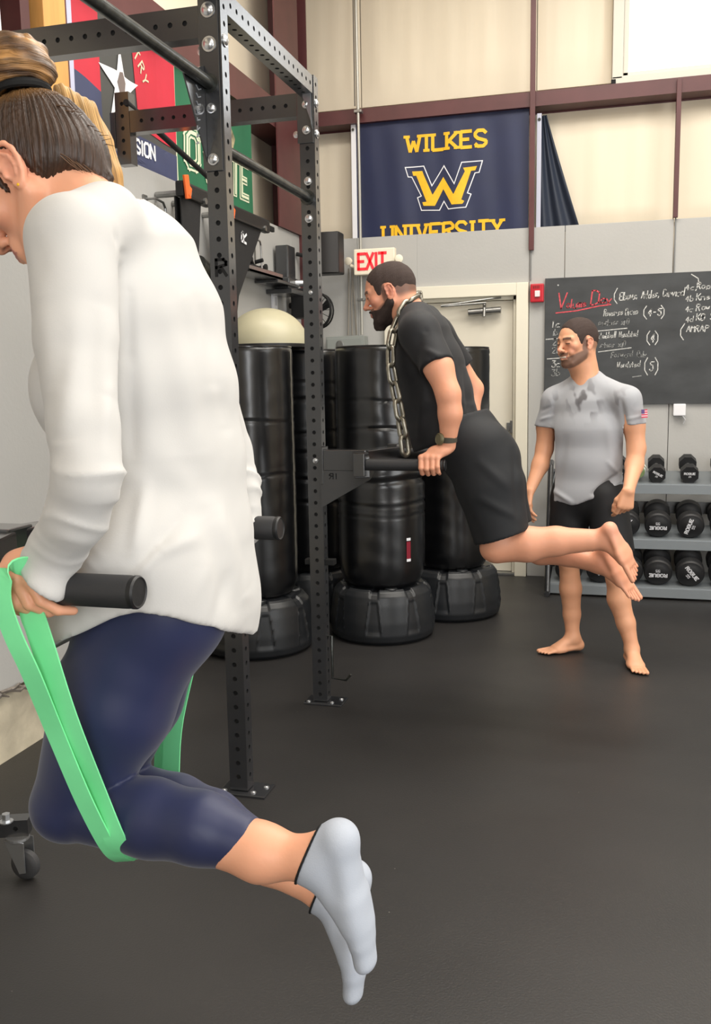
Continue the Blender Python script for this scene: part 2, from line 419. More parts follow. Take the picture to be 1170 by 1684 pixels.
MB().span((-0.735, YB + 0.03, 1.035), (-0.715, YB + 0.06, 1.125), 0.002).span((-0.76, YB + 0.035, 1.05), (-0.735, YB + 0.05, 1.11), 0.002).build('latch_plate', M_steel, dr)

# ================================================================= banners on the walls
def fold(amp, k, ph=0.0):
    return lambda t, z: amp * (math.sin(t * k + ph) + 0.5 * math.sin(t * k * 2.3 + z * 3 + ph))
def wall_flag(name, label, side, t0, t1, z0, z1, m, amp=0.006, k=14):
    """side 'b' hangs on the back wall (t = X), side 'l' on the left wall (t = Y); returns root, point function"""
    fd = fold(amp, k, t0)
    def pt(t, z, lift=0.0):
        d = fd(t, z) * min(1, (z1 - z) / 0.15 + 0.15) + lift + 0.02
        return Vector((t, YB + 0.055 - d, z)) if side == 'b' else Vector((XL - 0.055 + d, t, z))
    root = thing(name, label, 'banner', tuple(pt((t0 + t1) / 2, z0)))
    n = (0, 0.002, 0) if side == 'b' else (-0.002, 0, 0)
    MB().grid(lambda u, w: pt(t0 + (t1 - t0) * u, z0 + (z1 - z0) * w), 60, 16, n).build('cloth', m, root, smooth=True, angle=60)
    return root, pt
def patch(pt, poly, lift, nsub=10):
    """flat print following the cloth: fan of an outline, subdivided along t"""
    from mathutils.geometry import tessellate_polygon
    mb = MB(); bm = bmesh.new()
    vs = [bm.verts.new((p[0], 0, p[1])) for p in poly]
    for t3 in tessellate_polygon([[Vector((p[0], p[1], 0)) for p in poly]]):
        try: bm.faces.new([vs[i] for i in t3])
        except ValueError: pass
    for _ in range(3): bmesh.ops.subdivide_edges(bm, edges=list(bm.edges), cuts=1, use_grid_fill=True)
    bm.verts.index_update()
    mb.add([pt(v.co.x, v.co.z, lift) for v in bm.verts], [[v.index for v in f.verts] for f in bm.faces]); bm.free()
    return mb

# university banner
ban, bp_ = wall_flag('banner', 'navy banner reading WILKES UNIVERSITY in gold letters on back wall', 'b', -1.86, -0.617, 2.40, 3.262, M_navy)
MB().grid(lambda u, w: bp_(-1.885 + 0.035 * u, 2.45 + 0.8 * w, 0.003), 3, 8, (0, 0.003, 0)).build('hem_sleeve', M_wht, ban)
def bw(p): return bp_(p.x, p.z, 0.004)
mb = MB(); letter(mb, 'WILKES', (-1.475, 0, 3.03), (1, 0, 0), (0, 0, 1), (0, -1, 0), 0.105, 0.074, 0.36, 0.023, 0, 0, 0.020, bw, 3); mb.build('lettering', M_gold, ban)
mb = MB(); letter(mb, 'UNIVERSITY', (-1.655, 0, 2.418), (1, 0, 0), (0, 0, 1), (0, -1, 0), 0.108, 0.070, 0.36, 0.022, 0, 0, 0.019, bw, 3); mb.build('lettering', M_gold, ban)
# the W emblem: outlined block letter on a navy field, gold core
EW = [(-1.491, 6.700, 2.929), (-1.351, 6.700, 2.930), (-1.295, 6.700, 2.795), (-1.208, 6.700, 2.924), (-1.135, 6.700, 2.796), (-1.084, 6.700, 2.934), (-0.932, 6.700, 2.935), (-0.957, 6.700, 2.852), (-0.986, 6.700, 2.850), (-1.037, 6.700, 2.724), (-1.012, 6.700, 2.714), (-1.050, 6.700, 2.622),
      (-1.179, 6.700, 2.618), (-1.209, 6.700, 2.670), (-1.240, 6.700, 2.614), (-1.375, 6.700, 2.622), (-1.405, 6.700, 2.716), (-1.378, 6.700, 2.726), (-1.443, 6.700, 2.855), (-1.469, 6.700, 2.857)]
EG = [(-1.438, 6.700, 2.896), (-1.364, 6.700, 2.894), (-1.355, 6.700, 2.869), (-1.291, 6.700, 2.725), (-1.213, 6.700, 2.842), (-1.140, 6.700, 2.718), (-1.059, 6.700, 2.868), (-1.071, 6.700, 2.893), (-0.974, 6.700, 2.898), (-0.986, 6.700, 2.870), (-1.016, 6.700, 2.869), (-1.084, 6.700, 2.678), (-1.063, 6.700, 2.668), (-1.076, 6.700, 2.649),
      (-1.153, 6.700, 2.649), (-1.213, 6.700, 2.760), (-1.274, 6.700, 2.649), (-1.357, 6.700, 2.655), (-1.366, 6.700, 2.680), (-1.335, 6.700, 2.682), (-1.408, 6.700, 2.865), (-1.430, 6.700, 2.866)]
def inset(poly, d):
    n = len(poly); out = []
    ar = sum(poly[i][0] * poly[(i + 1) % n][1] - poly[(i + 1) % n][0] * poly[i][1] for i in range(n)); sg = 1 if ar > 0 else -1
    for i in range(n):
        a, b_, c_ = Vector(poly[i - 1]), Vector(poly[i]), Vector(poly[(i + 1) % n]); e1 = (b_ - a).normalized(); e2 = (c_ - b_).normalized()
        n1 = Vector((-e1.y, e1.x)) * sg; n2 = Vector((-e2.y, e2.x)) * sg; m_ = (n1 + n2); m_ = m_ / max(0.35, m_.length_squared) * 2 * 0.5 * 2
        m_ = (n1 + n2).normalized() * min(2.0, 1 / max(0.4, (n1 + n2).normalized().dot(n1))); out.append(tuple(b_ + m_ * d))
    return out
ew = [(q[0], q[2]) for q in EW]
eo = patch(bp_, ew, 0.0035).build('emblem_outline', M_wht, ban); patch(bp_, inset(ew, 0.007), 0.005).build('emblem_field', M_navy, eo); patch(bp_, [(q[0], q[2]) for q in EG], 0.0065).build('emblem_letter', M_gold, eo)

# flag with a white star on dark shield
fl, fp = wall_flag('flag', 'red, dark grey and navy flag with big white star on left wall', 'l', 3.70, 4.62, 2.40, 3.235, M_dgrey, 0.010, 9)
MB().grid(lambda u, w: fp(3.635 + 0.065 * u, 2.42 + 0.8 * w, 0.003), 3, 8, (-0.003, 0, 0)).build('hem_sleeve', mat('lavender_tape', (196, 198, 222), 0.6), fl)
patch(fp, [(3.70, 2.76), (3.90, 2.72), (3.90, 3.235), (3.70, 3.235)], 0.003).build('red_field', M_red, fl)
patch(fp, [(4.27, 2.66), (4.62, 2.63), (4.62, 3.235), (4.20, 3.235)], 0.003).build('red_field', M_red, fl)
patch(fp, [(3.70, 2.40), (3.90, 2.40), (3.90, 2.72), (3.70, 2.76)], 0.003).build('navy_field', M_navy2, fl)
patch(fp, [(3.90, 2.40), (4.62, 2.40), (4.62, 2.60), (4.27, 2.62), (4.15, 2.56), (3.9, 2.52)], 0.003).build('navy_field', M_navy2, fl)
sp = []
for k in range(10):
    an = math.pi / 2 + k * math.pi / 5 + 0.03; r_ = 0.20 if k % 2 == 0 else 0.078
    sp.append((4.08 + math.cos(an) * r_, 2.79 + math.sin(an) * r_ * 0.92))
sto = patch(fp, sp, 0.005).build('star', M_wht, fl)
patch(fp, [(4.03, 2.80), (4.06, 2.85), (4.10, 2.86), (4.13, 2.82), (4.11, 2.77), (4.12, 2.73), (4.06, 2.72), (4.05, 2.76)], 0.0065).build('star_emblem', mat('emblem_brown', (120, 108, 104), 0.7), sto)
mb = MB()
for i, ch in enumerate('INFANTRY'):
    a = 1.75 - i * 0.17; o = Vector((0, 4.05 + 0.30 * math.cos(a) , 2.72 + 0.33 * math.sin(a)))
    u = Vector((0, math.sin(a), -math.cos(a))); w = Vector((0, math.cos(a), math.sin(a)))
    letter(mb, ch, o, u, w, (1, 0, 0), 0.052, 0.032, 0.2, 0.009, warp=lambda p: fp(p.y, p.z, 0.006))
mb.build('lettering', mat('cream_letters', (206, 200, 170), 0.6), fl)
mb = MB(); letter(mb, 'DIVISION', (0, 4.07, 2.535), (0, 1, 0), (0, 0, 1), (1, 0, 0), 0.062, 0.04, 0.3, 0.013, warp=lambda p: fp(p.y, p.z, 0.006)); mb.build('lettering', M_wht, fl)

# green state flag
gf, gp = wall_flag('flag', 'green flag with cream outlined letters and mascot on left wall', 'l', 4.68, 5.72, 2.40, 3.235, M_green, 0.010, 8)
MB().grid(lambda u, w: gp(4.635 + 0.045 * u, 2.42 + 0.8 * w, 0.003), 3, 8, (-0.003, 0, 0)).build('hem_sleeve', M_cream, gf)
for sw_, lf, mm in ((0.062, 0.004, M_cream), (0.036, 0.0055, M_green), (0.02, 0.007, M_cream)):
    mb = MB(); letter(mb, 'O', (0, 4.78, 2.60), (0, 1, 0), (0, 0.05, 1), (1, 0, 0), 0.17, 0.12, 0.28, sw_, serif=0.0, warp=lambda p, q=lf: gp(p.y, p.z, q)); mb.build('lettering', mm, gf)
    mb = MB(); letter(mb, 'STATE', (0, 4.99, 2.565), (0, 1, 0), (0, 0.05, 1), (1, 0, 0), 0.20, 0.10, 0.35, sw_ * 0.8, serif=0.0, warp=lambda p, q=lf: gp(p.y, p.z, q)); mb.build('lettering', mm, gf)
patch(gp, [(5.18, 2.80), (5.16, 2.90), (5.2, 3.02), (5.28, 3.09), (5.36, 3.05), (5.38, 2.96), (5.46, 2.88), (5.42, 2.80), (5.3, 2.76)], 0.004).build('crest', mat('crest_tan', (150, 140, 110), 0.7, var=0.5, vscale=28), gf)

# edge of a red flag, far left, and the folded navy flag by the banner
rf, rp = wall_flag('flag', 'plain red flag edge left of the yellow timber post', 'l', 2.55, 3.19, 2.47, 3.235, M_red, 0.012, 10)
MB().grid(lambda u, w: rp(3.19 + 0.018 * u, 2.48 + 0.75 * w, 0.002), 2, 8, (-0.003, 0, 0)).build('hem_sleeve', M_wht, rf)
nf = thing('flag', 'dark navy flag gathered to a narrow wedge right of the banner', 'flag', (-0.45, YB - 0.02, 2.47))
def nfp(u, w):
    wd = 0.035 + 0.235 * (1 - w) ** 1.05
    x = -0.535 + wd * u
    return (x, YB + 0.05 - 0.02 * math.sin(u * 14 + w * 2) * (0.4 + 0.6 * (1 - w)), 2.40 + 0.80 * w + 0.03 * u * (1 - w))
MB().grid(nfp, 40, 16, (0, 0.004, 0)).build('cloth', mat('dark_navy_cloth', (34, 42, 58), 0.6), nf, smooth=True)
MB().grid(lambda u, w: (-0.563 + 0.03 * u, YB + 0.028, 2.43 + 0.78 * w), 2, 2, (0, 0.004, 0)).build('hem_sleeve', mat('grey_tape', (190, 192, 208), 0.6), nf)
MB().lathe((-0.548, YB + 0.024, 3.17), [(0.011, 0), (0.011, 0.004)], 12, (0, 1, 0)).build('grommet', M_bar, nf)
MB().lathe((-1.868, YB + 0.02, 3.215), [(0.010, 0), (0.010, 0.004)], 12, (0, 1, 0)).build('grommet', M_bar, ban)

# ================================================================= things on the back wall
MB().span((-1.70, YB - 0.09, 2.23), (-1.62, YB, 2.30)) if False else None
ex = thing('exit_sign', 'lit white EXIT sign with red letters above electrical box', 'sign', (-1.68, YB - 0.06, 2.17))
MB().span((-1.83, YB - 0.15, 2.175), (-1.53, YB - 0.09, 2.355), 0.008).build('sign_body', M_signwhite, ex)
mb = MB(); letter(mb, 'EXIT', (-1.795, YB - 0.152, 2.215), (1, 0, 0), (0, 0, 1), (0, -1, 0), 0.105, 0.047, 0.3, 0.020, serif=0.0); mb.build('lettering', M_signred, ex)
MB().span((-1.72, YB - 0.091, 2.22), (-1.62, YB - 0.001, 2.31), 0.003).build('mount', M_signwhite, ex)
for x in (-1.865, -1.50):
    MB().lathe((x, YB - 0.15, 2.275), [(0.014, -0.025), (0.026, 0), (0.028, 0.015), (0.02, 0.018)], 18, (0.3 if x > -1.7 else -0.3, -1, -0.1)).tube([(x, YB - 0.13, 2.25), (x + (0.04 if x < -1.7 else -0.04), YB - 0.11, 2.23)], 0.012, 8).build('lamp_head', M_signwhite, ex, smooth=True)
cd = thing('conduit', 'thin grey conduit running down back wall past the sign', 'conduit', (-1.80, YB - 0.05, 1.75))
MB().tube([(-1.81, YB - 0.07, 4.95), (-1.80, YB - 0.07, 2.9), (-1.80, YB - 0.07, 1.76)], 0.011, 10).build('pipe', mat('galvanised_pipe', (178, 176, 168), 0.4, metal=0.5), cd, smooth=True)
for z in (3.30, 2.0): MB().span((-1.83, YB - 0.085, z), (-1.775, YB - 0.03, z + 0.02), 0.003).build('clamp', M_steel, cd)
MB().tube([(-1.835, YB - 0.03, 4.95), (-1.835, YB - 0.03, 3.36)], 0.006, 8).build('cable', mat('grey_cable', (140, 134, 124), 0.5), cd, smooth=True)
for i, (x, dx) in enumerate(((-1.905, 0.0), (-1.885, 0.012), (-1.862, -0.02))):
    c_ = MB().tube([(x + dx, YB - 0.025, 2.24), (x, YB - 0.03, 2.0), (x + 0.01 * (i - 1), YB - 0.03, 1.76)], 0.006, 8).build('cable', mat('grey_cable', (140, 134, 124), 0.5), cd, smooth=True)
eb = thing('junction_box', 'grey steel electrical box under the EXIT sign', 'box', (-1.92, YB - 0.09, 1.45))
MB().span((-2.06, YB - 0.12, 1.42), (-1.77, YB - 0.012, 1.75), 0.004).build('housing', mat('box_grey', (146, 150, 146), 0.5), eb)
MB().span((-2.05, YB - 0.128, 1.43), (-1.78, YB - 0.12, 1.735), 0.003).build('cover', mat('box_grey', (146, 150, 146), 0.5), eb)
MB().lathe((-1.95, YB - 0.13, 1.69), [(0.028, 0), (0.03, 0.004), (0.022, 0.006)], 20, (0, -1, 0)).build('knockout', M_steel, eb)
al = thing('fire_alarm', 'small red fire alarm strobe beside the door frame', 'alarm', (-0.545, YB - 0.03, 1.95))
MB().span((-0.592, YB - 0.055, 1.945), (-0.50, YB - 0.002, 2.07), 0.008).build('housing', M_alarm, al)
MB().span((-0.560, YB - 0.07, 1.98), (-0.525, YB - 0.055, 2.022), 0.004).build('strobe_lens', mat('strobe', (240, 225, 225), 0.2), al)
mb = MB()
for k in range(4): mb.span((-0.572 + 0.012 * k, YB - 0.058, 2.036), (-0.566 + 0.012 * k, YB - 0.055, 2.056))
mb.build('grille', mat('alarm_dark', (120, 18, 30), 0.5), al)
ob = thing('outlet_box', 'white outlet box with short cord below the chalkboard', 'outlet', (0.425, YB - 0.03, 1.15))
MB().span((0.372, YB - 0.05, 1.155), (0.452, YB - 0.002, 1.235), 0.006).build('housing', M_wht, ob)
MB().tube([(0.43, YB - 0.045, 1.16), (0.45, YB - 0.03, 1.13), (0.44, YB - 0.01, 1.10)], 0.004, 6).build('cord', M_wht, ob)

# ---- chalkboard
cb = thing('chalkboard', 'large grey chalkboard covered with workout notes on back wall', 'chalkboard', (0.5, YB - 0.02, 1.24))
MB().span((-0.493, YB - 0.022, 1.235), (1.9, YB - 0.002, 2.105), 0.002).build('board_surface', M_board, cb)
MB().cyl((-0.405, YB - 0.026, 2.055), (-0.405, YB - 0.02, 2.055), 0.006, 8).build('screw', M_zinc, cb)
yb = YB - 0.0225
def chalk(text, x, z, h, m=None, sw=0.006, w=None, jit=0.004, slope=0.0, gap=0.35):
    mb = MB(); letter(mb, text, (x, yb, z), (1, 0, slope), (0.12, 0, 1), (0, -1, 0), h, w or h * 0.55, gap, sw, 0.001, jit); return mb.build('chalk_writing', m or M_chalk, cb)
def chline(pts, m=None, sw=0.006):
    mb = MB()
    for a, b_ in zip(pts, pts[1:]):
        d = Vector((b_[0] - a[0], b_[1] - a[1])).normalized(); p = Vector((-d.y, d.x)) * sw / 2
        q = [Vector(a) - p, Vector(b_) - p, Vector(b_) + p, Vector(a) + p]
        mb.add([(c.x, yb - 0.001, c.y) for c in q], [(0, 1, 2, 3)])
    return mb.build('chalk_line', m or M_chalk, cb)
chalk('V', -0.41, 1.895, 0.105, M_chalkr, 0.009, 0.055); chalk('olume', -0.352, 1.90, 0.055, M_chalkr, 0.007, 0.0225)
chalk('D', -0.185, 1.915, 0.095, M_chalkr, 0.009, 0.050); chalk('ay', -0.118, 1.925, 0.055, M_chalkr, 0.008, 0.030)
chline([(-0.42, 1.868), (-0.28, 1.878), (-0.13, 1.905), (-0.05, 1.912)], M_chalkr, 0.008)
chline([(-0.01, 2.02), (-0.03, 1.98), (-0.03, 1.945), (-0.01, 1.915)]); chalk('Elbows, Ankles, Cervical', 0.005, 1.94, 0.05, None, 0.006, 0.016, 0.003, 0.03, 0.25)
chline([(0.46, 2.09), (0.505, 2.06), (0.51, 2.02), (0.49, 1.98)])
chalk('Reverse Bicep', -0.10, 1.835, 0.045, M_chalk, 0.005, 0.0135, 0.003, 0.02); chalk('1a', -0.44, 1.77, 0.045, M_chalk, 0.006); chalk('1b', -0.44, 1.715, 0.04, M_chalkd, 0.006)
chalk('pushups x10', -0.13, 1.775, 0.038, M_chalkd, 0.005, 0.014); chline([(-0.15, 1.735), (0.06, 1.75)]); chline([(-0.485, 1.69), (-0.39, 1.695)])
chalk('2a', -0.44, 1.645, 0.045, M_chalkd); chalk('dumbbell Weighted', -0.13, 1.685, 0.040, None, 0.005, 0.0125, 0.003, 0.03); chalk('2b', -0.44, 1.595, 0.04, M_chalkd)
chalk('steps x10', -0.12, 1.625, 0.036, M_chalkd, 0.005, 0.015); chline([(-0.13, 1.595), (0.09, 1.618)]); chline([(-0.475, 1.555), (-0.38, 1.56)])
chalk('3a', -0.445, 1.50, 0.045, M_chalk); chalk('Forward Only', -0.04, 1.555, 0.038, M_chalkd, 0.005, 0.015); chalk('3b', -0.445, 1.44, 0.045, M_chalkd); chalk('Weighted', 0.0, 1.485, 0.038, None, 0.005, 0.015, 0.003, 0.03)
chline([(0.10, 1.42), (0.16, 1.428)], M_chalkd)
def paren(x0, x1, zc, hh, txt, h):
    chline([(x0 + 0.018, zc + hh), (x0, zc + hh * 0.4), (x0, zc - hh * 0.4), (x0 + 0.02, zc - hh)]); chline([(x1 - 0.02, zc + hh), (x1, zc + hh * 0.4), (x1, zc - hh * 0.4), (x1 - 0.018, zc - hh)])
    chalk(txt, (x0 + x1) / 2 - len(txt) * 0.014 + 0.002, zc - h / 2, h, None, 0.007, 0.022, 0.001, 0, 0.45)
paren(0.165, 0.295, 1.85, 0.045, '4-5', 0.045); paren(0.19, 0.26, 1.68, 0.048, '4', 0.055); paren(0.18, 0.265, 1.49, 0.06, '5', 0.06)
for i, (a, t_) in enumerate((('4a', 'Rope'), ('4b', 'Knee'), ('4c', 'Row'), ('4d', 'KB 5'))):
    chalk(a, 0.43, 1.985 - i * 0.068, 0.036, None, 0.005); chalk(t_, 0.50, 1.99 - i * 0.068, 0.042, None, 0.006, 0.022)
chline([(0.43, 1.77), (0.405, 1.73), (0.405, 1.69), (0.425, 1.66)]); chalk('AMRAP', 0.44, 1.715, 0.040, None, 0.006, 0.022)

# ================================================================= left wall fittings
spk = thing('speaker', 'black box loudspeaker mounted high in the room corner', 'speaker', (-1.96, 6.45, 2.17))
MB().span((-2.05, 6.36, 2.17), (-1.875, 6.50, 2.455), 0.012).build('cabinet', M_blk, spk)
MB().grid(lambda u, w: (-2.045 + 0.165 * u, 6.355 - 0.03 * math.sin(math.pi * u), 2.176 + 0.272 * w), 16, 2, (0, 0.01, 0)).build('grille', mat('speaker_cloth', (44, 42, 42), 0.6, bump=0.2, bscale=300), spk, smooth=True)
MB().tube([(-2.0, 6.49, 2.30), (-2.10, 6.47, 2.30), (-2.20, 6.40, 2.32)], 0.014, 8).build('wall_bracket', M_rackin, spk)
def sling(y0, y1, ztop, zbot, label, letter_on):
    r = thing('safety_strap', label, 'strap', (-2.12, (y0 + y1) / 2, zbot), 'rack safety straps hung on the left wall')
    MB().tube([(-2.205, y0 + 0.06, ztop - 0.02), (-2.02, y0 + 0.06, ztop - 0.02)], 0.016, 8).build('wall_hook', M_steel, r); MB().tube([(-2.205, y1 - 0.1, ztop - 0.03), (-2.02, y1 - 0.1, ztop - 0.03)], 0.016, 8).build('wall_hook', M_steel, r)
    b_ = MB(); b_.span((-2.075, y0, ztop - 0.045), (-2.03, y1, ztop + 0.03), 0.012).build('padded_sleeve', M_blk, r)
    MB().span((-2.09, y1, ztop - 0.01), (-2.07, y1 + 0.18, ztop + 0.02), 0.003).build('end_plate', M_rackin, r)
    wm = MB()
    for dx in (0.0, -0.03):
        wm.prism([(-2.05 + dx, y0 + 0.01, ztop - 0.04), (-2.05 + dx, y1 - 0.10, ztop - 0.04), (-2.05 + dx, y0 + 0.16, ztop - 0.45), (-2.05 + dx, y0 + 0.10, zbot), (-2.05 + dx, y0 + 0.03, zbot)], (-0.006, 0, 0))
    wo2 = wm.build('webbing', mat('black_webbing', (26, 26, 28), 0.75, bump=0.2, bscale=200), r)
    tg = MB().box((-2.022, y0 + 0.025, ztop + 0.0), (0.012, 0.05, 0.11), Matrix.Rotation(0.2, 3, 'X'), 0.004).box((-2.02, y0 + 0.045, ztop - 0.02), (0.012, 0.03, 0.05), Matrix.Rotation(-0.4, 3, 'X'), 0.004).build('pull_tab', M_orange, r)
    if letter_on:
        l_ = MB(); letter(l_, 'R', (-2.047, y0 + 0.28, ztop - 0.15), (0, 0.15, 1), (0, -1, 0.1), (1, 0, 0), 0.07, 0.05, 0.3, 0.014, 0.002); l_.build('lettering', M_wht, wo2)
sling(4.26, 4.60, 2.37, 1.55, 'black safety strap with orange tab left of the near post', False)
sling(4.80, 5.44, 2.36, 1.74, 'black safety strap with orange tab and white R, between the rack posts', True)
sh = thing('wall_shelf', 'small black shelf of rack clamps on left wall below the strap', 'shelf', (-2.13, 5.62, 2.06))
MB().span((-2.205, 5.15, 2.065), (-2.06, 5.72, 2.085), 0.003).span((-2.07, 5.15, 2.065), (-2.06, 5.72, 2.105), 0.003).build('shelf_board', M_rack, sh)
MB().span((-2.205, 5.60, 2.045), (-2.05, 6.0, 2.063), 0.003).build('shelf_board', M_rack, sh)
MB().span((-2.205, 5.80, 1.995), (-2.03, 6.10, 2.025), 0.003).build('shelf_board', M_rack, sh)
for y, z in ((5.25, 2.16), (5.45, 2.17), (5.70, 2.15)):
    MB().lathe((-2.205, y, z), [(0.014, 0), (0.014, 0.03), (0.022, 0.032), (0.022, 0.045)], 14, (1, 0, 0)).build('peg', M_rackin, sh)
cc = thing('rack_clamp', 'black lumpy clamp at left end of the small wall shelf', 'clamp', (-2.13, 5.33, 2.086))
MB().box((-2.13, 5.33, 2.105), (0.09, 0.13, 0.035), None, 0.01).tube([(-2.13, 5.28, 2.12), (-2.13, 5.31, 2.155), (-2.13, 5.36, 2.15), (-2.13, 5.40, 2.11)], 0.014, 8).build('jaw', M_rackin, cc, smooth=True)
MB().cyl((-2.10, 5.35, 2.14), (-2.05, 5.35, 2.15), 0.012, 10).build('knob', M_rackin, cc)
jc = thing('j_hook', 'tall black J-hook standing on the right end of wall shelf', 'hook', (-2.13, 6.05, 2.06))
MB().span((-2.19, 5.94, 2.10), (-2.10, 6.09, 2.32), 0.01).span((-2.19, 5.90, 2.03), (-2.08, 6.08, 2.11), 0.01).build('hook_plate', M_rack, jc)
MB().cyl((-2.12, 6.02, 2.08), (-2.04, 6.06, 2.08), 0.022, 14).build('pin', M_zinc, jc)
def wire_hook(y, z, label):
    r = thing('wire_hook', label, 'hook', (-2.2, y, z), 'wire hooks on the left wall')
    MB().tube([(-2.205, y, z + 0.12), (-2.15, y, z + 0.12), (-2.14, y + 0.06, z + 0.11), (-2.15, y + 0.10, z + 0.09), (-2.15, y + 0.11, z - 0.05)], 0.006, 6).tube([(-2.205, y, z - 0.05), (-2.15, y, z - 0.05), (-2.15, y, z + 0.10)], 0.006, 6).build('wire', M_steel, r, smooth=True)
    MB().span((-2.209, y - 0.02, z - 0.07), (-2.2, y + 0.02, z + 0.14), 0.002).build('back_plate', M_steel, r)
wire_hook(5.48, 2.18, 'thin steel wire hook above the small wall shelf'); wire_hook(4.20, 2.19, 'thin steel wire hook left of the near rack post')
lc = thing('landmine_attachment', 'dark steel barbell sleeve resting on the wall peg beside near post', 'rack attachment', (-2.15, 4.75, 1.93))
MB().lathe((-2.155, 4.66, 2.06), [(0.03, 0), (0.045, 0.005), (0.045, 0.12), (0.035, 0.125), (0.035, 0.16), (0.045, 0.165), (0.045, 0.19)], 18, (0.0, 1, -0.25)).build('sleeve', M_bar, lc, smooth=True)
MB().span((-2.205, 4.64, 1.93), (-2.10, 4.84, 1.98), 0.006).build('mount_plate', M_rack, lc)
ol = thing('wall_outlet', 'small white outlet plate on left wall near the corner', 'outlet', (-2.205, 5.92, 1.94))
MB().span((-2.209, 5.89, 1.90), (-2.19, 5.965, 2.015), 0.003).build('plate', M_wht, ol)
MB().span((-2.192, 5.91, 1.93), (-2.187, 5.945, 1.985), 0.002).build('socket', mat('socket_grey', (200, 200, 204), 0.4), ol)
fn = thing('wall_fan', 'black round fan on corner wall, half behind the far post', 'fan', (-1.97, 6.1, 1.92))
MB().span((-2.17, 6.16, 1.86), (-2.03, 6.30, 2.06), 0.015).build('motor_housing', M_blk, fn)
MB().tube([(-2.2, 6.23, 1.95), (-2.1, 6.23, 1.95)], 0.02, 8).build('wall_bracket', M_rackin, fn)
ring = lambda r, y, dz=0: [(-1.955 + r * math.cos(a / 28 * 2 * math.pi) * 0.93, y - 0.35 * r * math.cos(a / 28 * 2 * math.pi), 1.90 + r * math.sin(a / 28 * 2 * math.pi)) for a in range(28)]
gd = MB().tube(ring(0.112, 6.10), 0.009, 8, closed=True).tube(ring(0.112, 6.16), 0.006, 8, closed=True)
for a in range(0, 28, 2):
    an = a / 28 * 2 * math.pi; gd.tube([(-1.955, 6.07, 1.90), ring(0.112, 6.10)[a]], 0.0022, 5)
gd.build('guard', M_rackin, fn, smooth=True)
bl = MB()
for k in range(3):
    an = k * 2.094 + 0.4; c_ = Vector((-1.955, 6.13, 1.90))
    e1 = Vector((math.cos(an) * .93, -.35 * math.cos(an), math.sin(an))); e2 = Vector((-math.sin(an) * .93, .35 * math.sin(an), math.cos(an)))
    bl.prism([c_ + e2 * 0.012, c_ + e1 * 0.09 + e2 * 0.04, c_ + e1 * 0.10 - e2 * 0.02, c_ - e2 * 0.012], (0.002, 0.006, 0))
bl.tube([(-2.10, 6.20, 1.92), (-1.955, 6.11, 1.90)], 0.018, 10).build('blade', M_blk, fn)

# ================================================================= rack
M_perf = [M_rack, M_rackin]
rack = thing('power_rack', 'black perforated steel power rack bolted along the left side', 'rack', (-1.25, 3.34, 0))
def perf(p0, p1, w, d, up, parent, name='upright', holes=(1, 1, 1, 1), sp=0.0508, r=0.0085, off=0.03):
    """hollow square tube from p0 to p1 with round holes; w along `up`-perpendicular, d along up"""
    p0 = Vector(p0); p1 = Vector(p1); ax = (p1 - p0).normalized(); Ln = (p1 - p0).length
    dv = Vector(up).normalized(); wv = ax.cross(dv).normalized()
    mb = MB(); n = 12
    for fi, (nv, tv, hw, dist) in enumerate(((dv, wv, w / 2, d / 2), (wv, dv, d / 2, w / 2), (-dv, wv, w / 2, d / 2), (-wv, dv, d / 2, w / 2))):
        c0 = p0 + nv * dist
        if not holes[fi]:
            mb.cur = 0; mb.add([c0 - tv * hw, c0 + tv * hw, c0 + ax * Ln + tv * hw, c0 + ax * Ln - tv * hw], [(0, 1, 2, 3)]); continue
        nh = int((Ln - 2 * off) / sp) + 1; s0 = (Ln - (nh - 1) * sp) / 2
        edges = [0.0] + [s0 + (k + 0.5) * sp for k in range(nh - 1)] + [Ln]
        for k in range(nh):
            a, b_ = edges[k], edges[k + 1]; cz = s0 + k * sp
            outer = []; inner = []; deep = []
            for q in range(n):
                an = 2 * math.pi * (q + 0.5) / n; cx, cy = math.cos(an), math.sin(an)
                tx = hw / abs(cx) if abs(cx) > 1e-6 else 1e9
                ty = ((b_ - cz) if cy > 0 else (cz - a)) / abs(cy) if abs(cy) > 1e-6 else 1e9
                t_ = min(tx, ty)
                outer.append(c0 + tv * cx * t_ + ax * (cz + cy * t_)); inner.append(c0 + tv * cx * r + ax * (cz + cy * r)); deep.append(inner[-1] - nv * 0.006)
            mb.cur = 0
            mb.add(outer + inner, [(q, (q + 1) % n, n + (q + 1) % n, n + q) for q in range(n)])
            cs = [c0 + tv * sx * hw + ax * e for sx in (1, -1) for e in (a, b_)]
            # corner fillers
            for cpt, q0 in ((c0 + tv * hw + ax * b_, 0), (c0 - tv * hw + ax * b_, 1), (c0 - tv * hw + ax * a, 2), (c0 + tv * hw + ax * a, 3)):
                best = sorted(range(n), key=lambda q: (outer[q] - cpt).length)[:2]
                mb.add([cpt, outer[best[0]], outer[best[1]]], [(0, 1, 2)])
            mb.cur = 1
            mb.add(inner + deep, [(q, (q + 1) % n, n + (q + 1) % n, n + q) for q in range(n)])
            mb.add(deep, [tuple(range(n))])
    mb.cur = 0
    for e in (0, Ln):
        mb.add([p0 + ax * e + wv * sx * w / 2 + dv * sy * d / 2 for sx, sy in ((-1, -1), (1, -1), (1, 1), (-1, 1))], [(0, 1, 2, 3)])
    return mb.build(name, M_perf, parent)
PW, PD = 0.066, 0.056
XP = -1.25
YN, YF, YC = 2.898, 3.838, 1.41
ZT = 2.665
for x, y, zt in ((XP, YN, 2.70), (XP, YF, ZT), (XP, YC, 2.70)):
    perf((x, y, 0.012), (x, y, zt), PW, PD, (0, 1, 0), rack, 'upright', (1, 1, 1, 1))
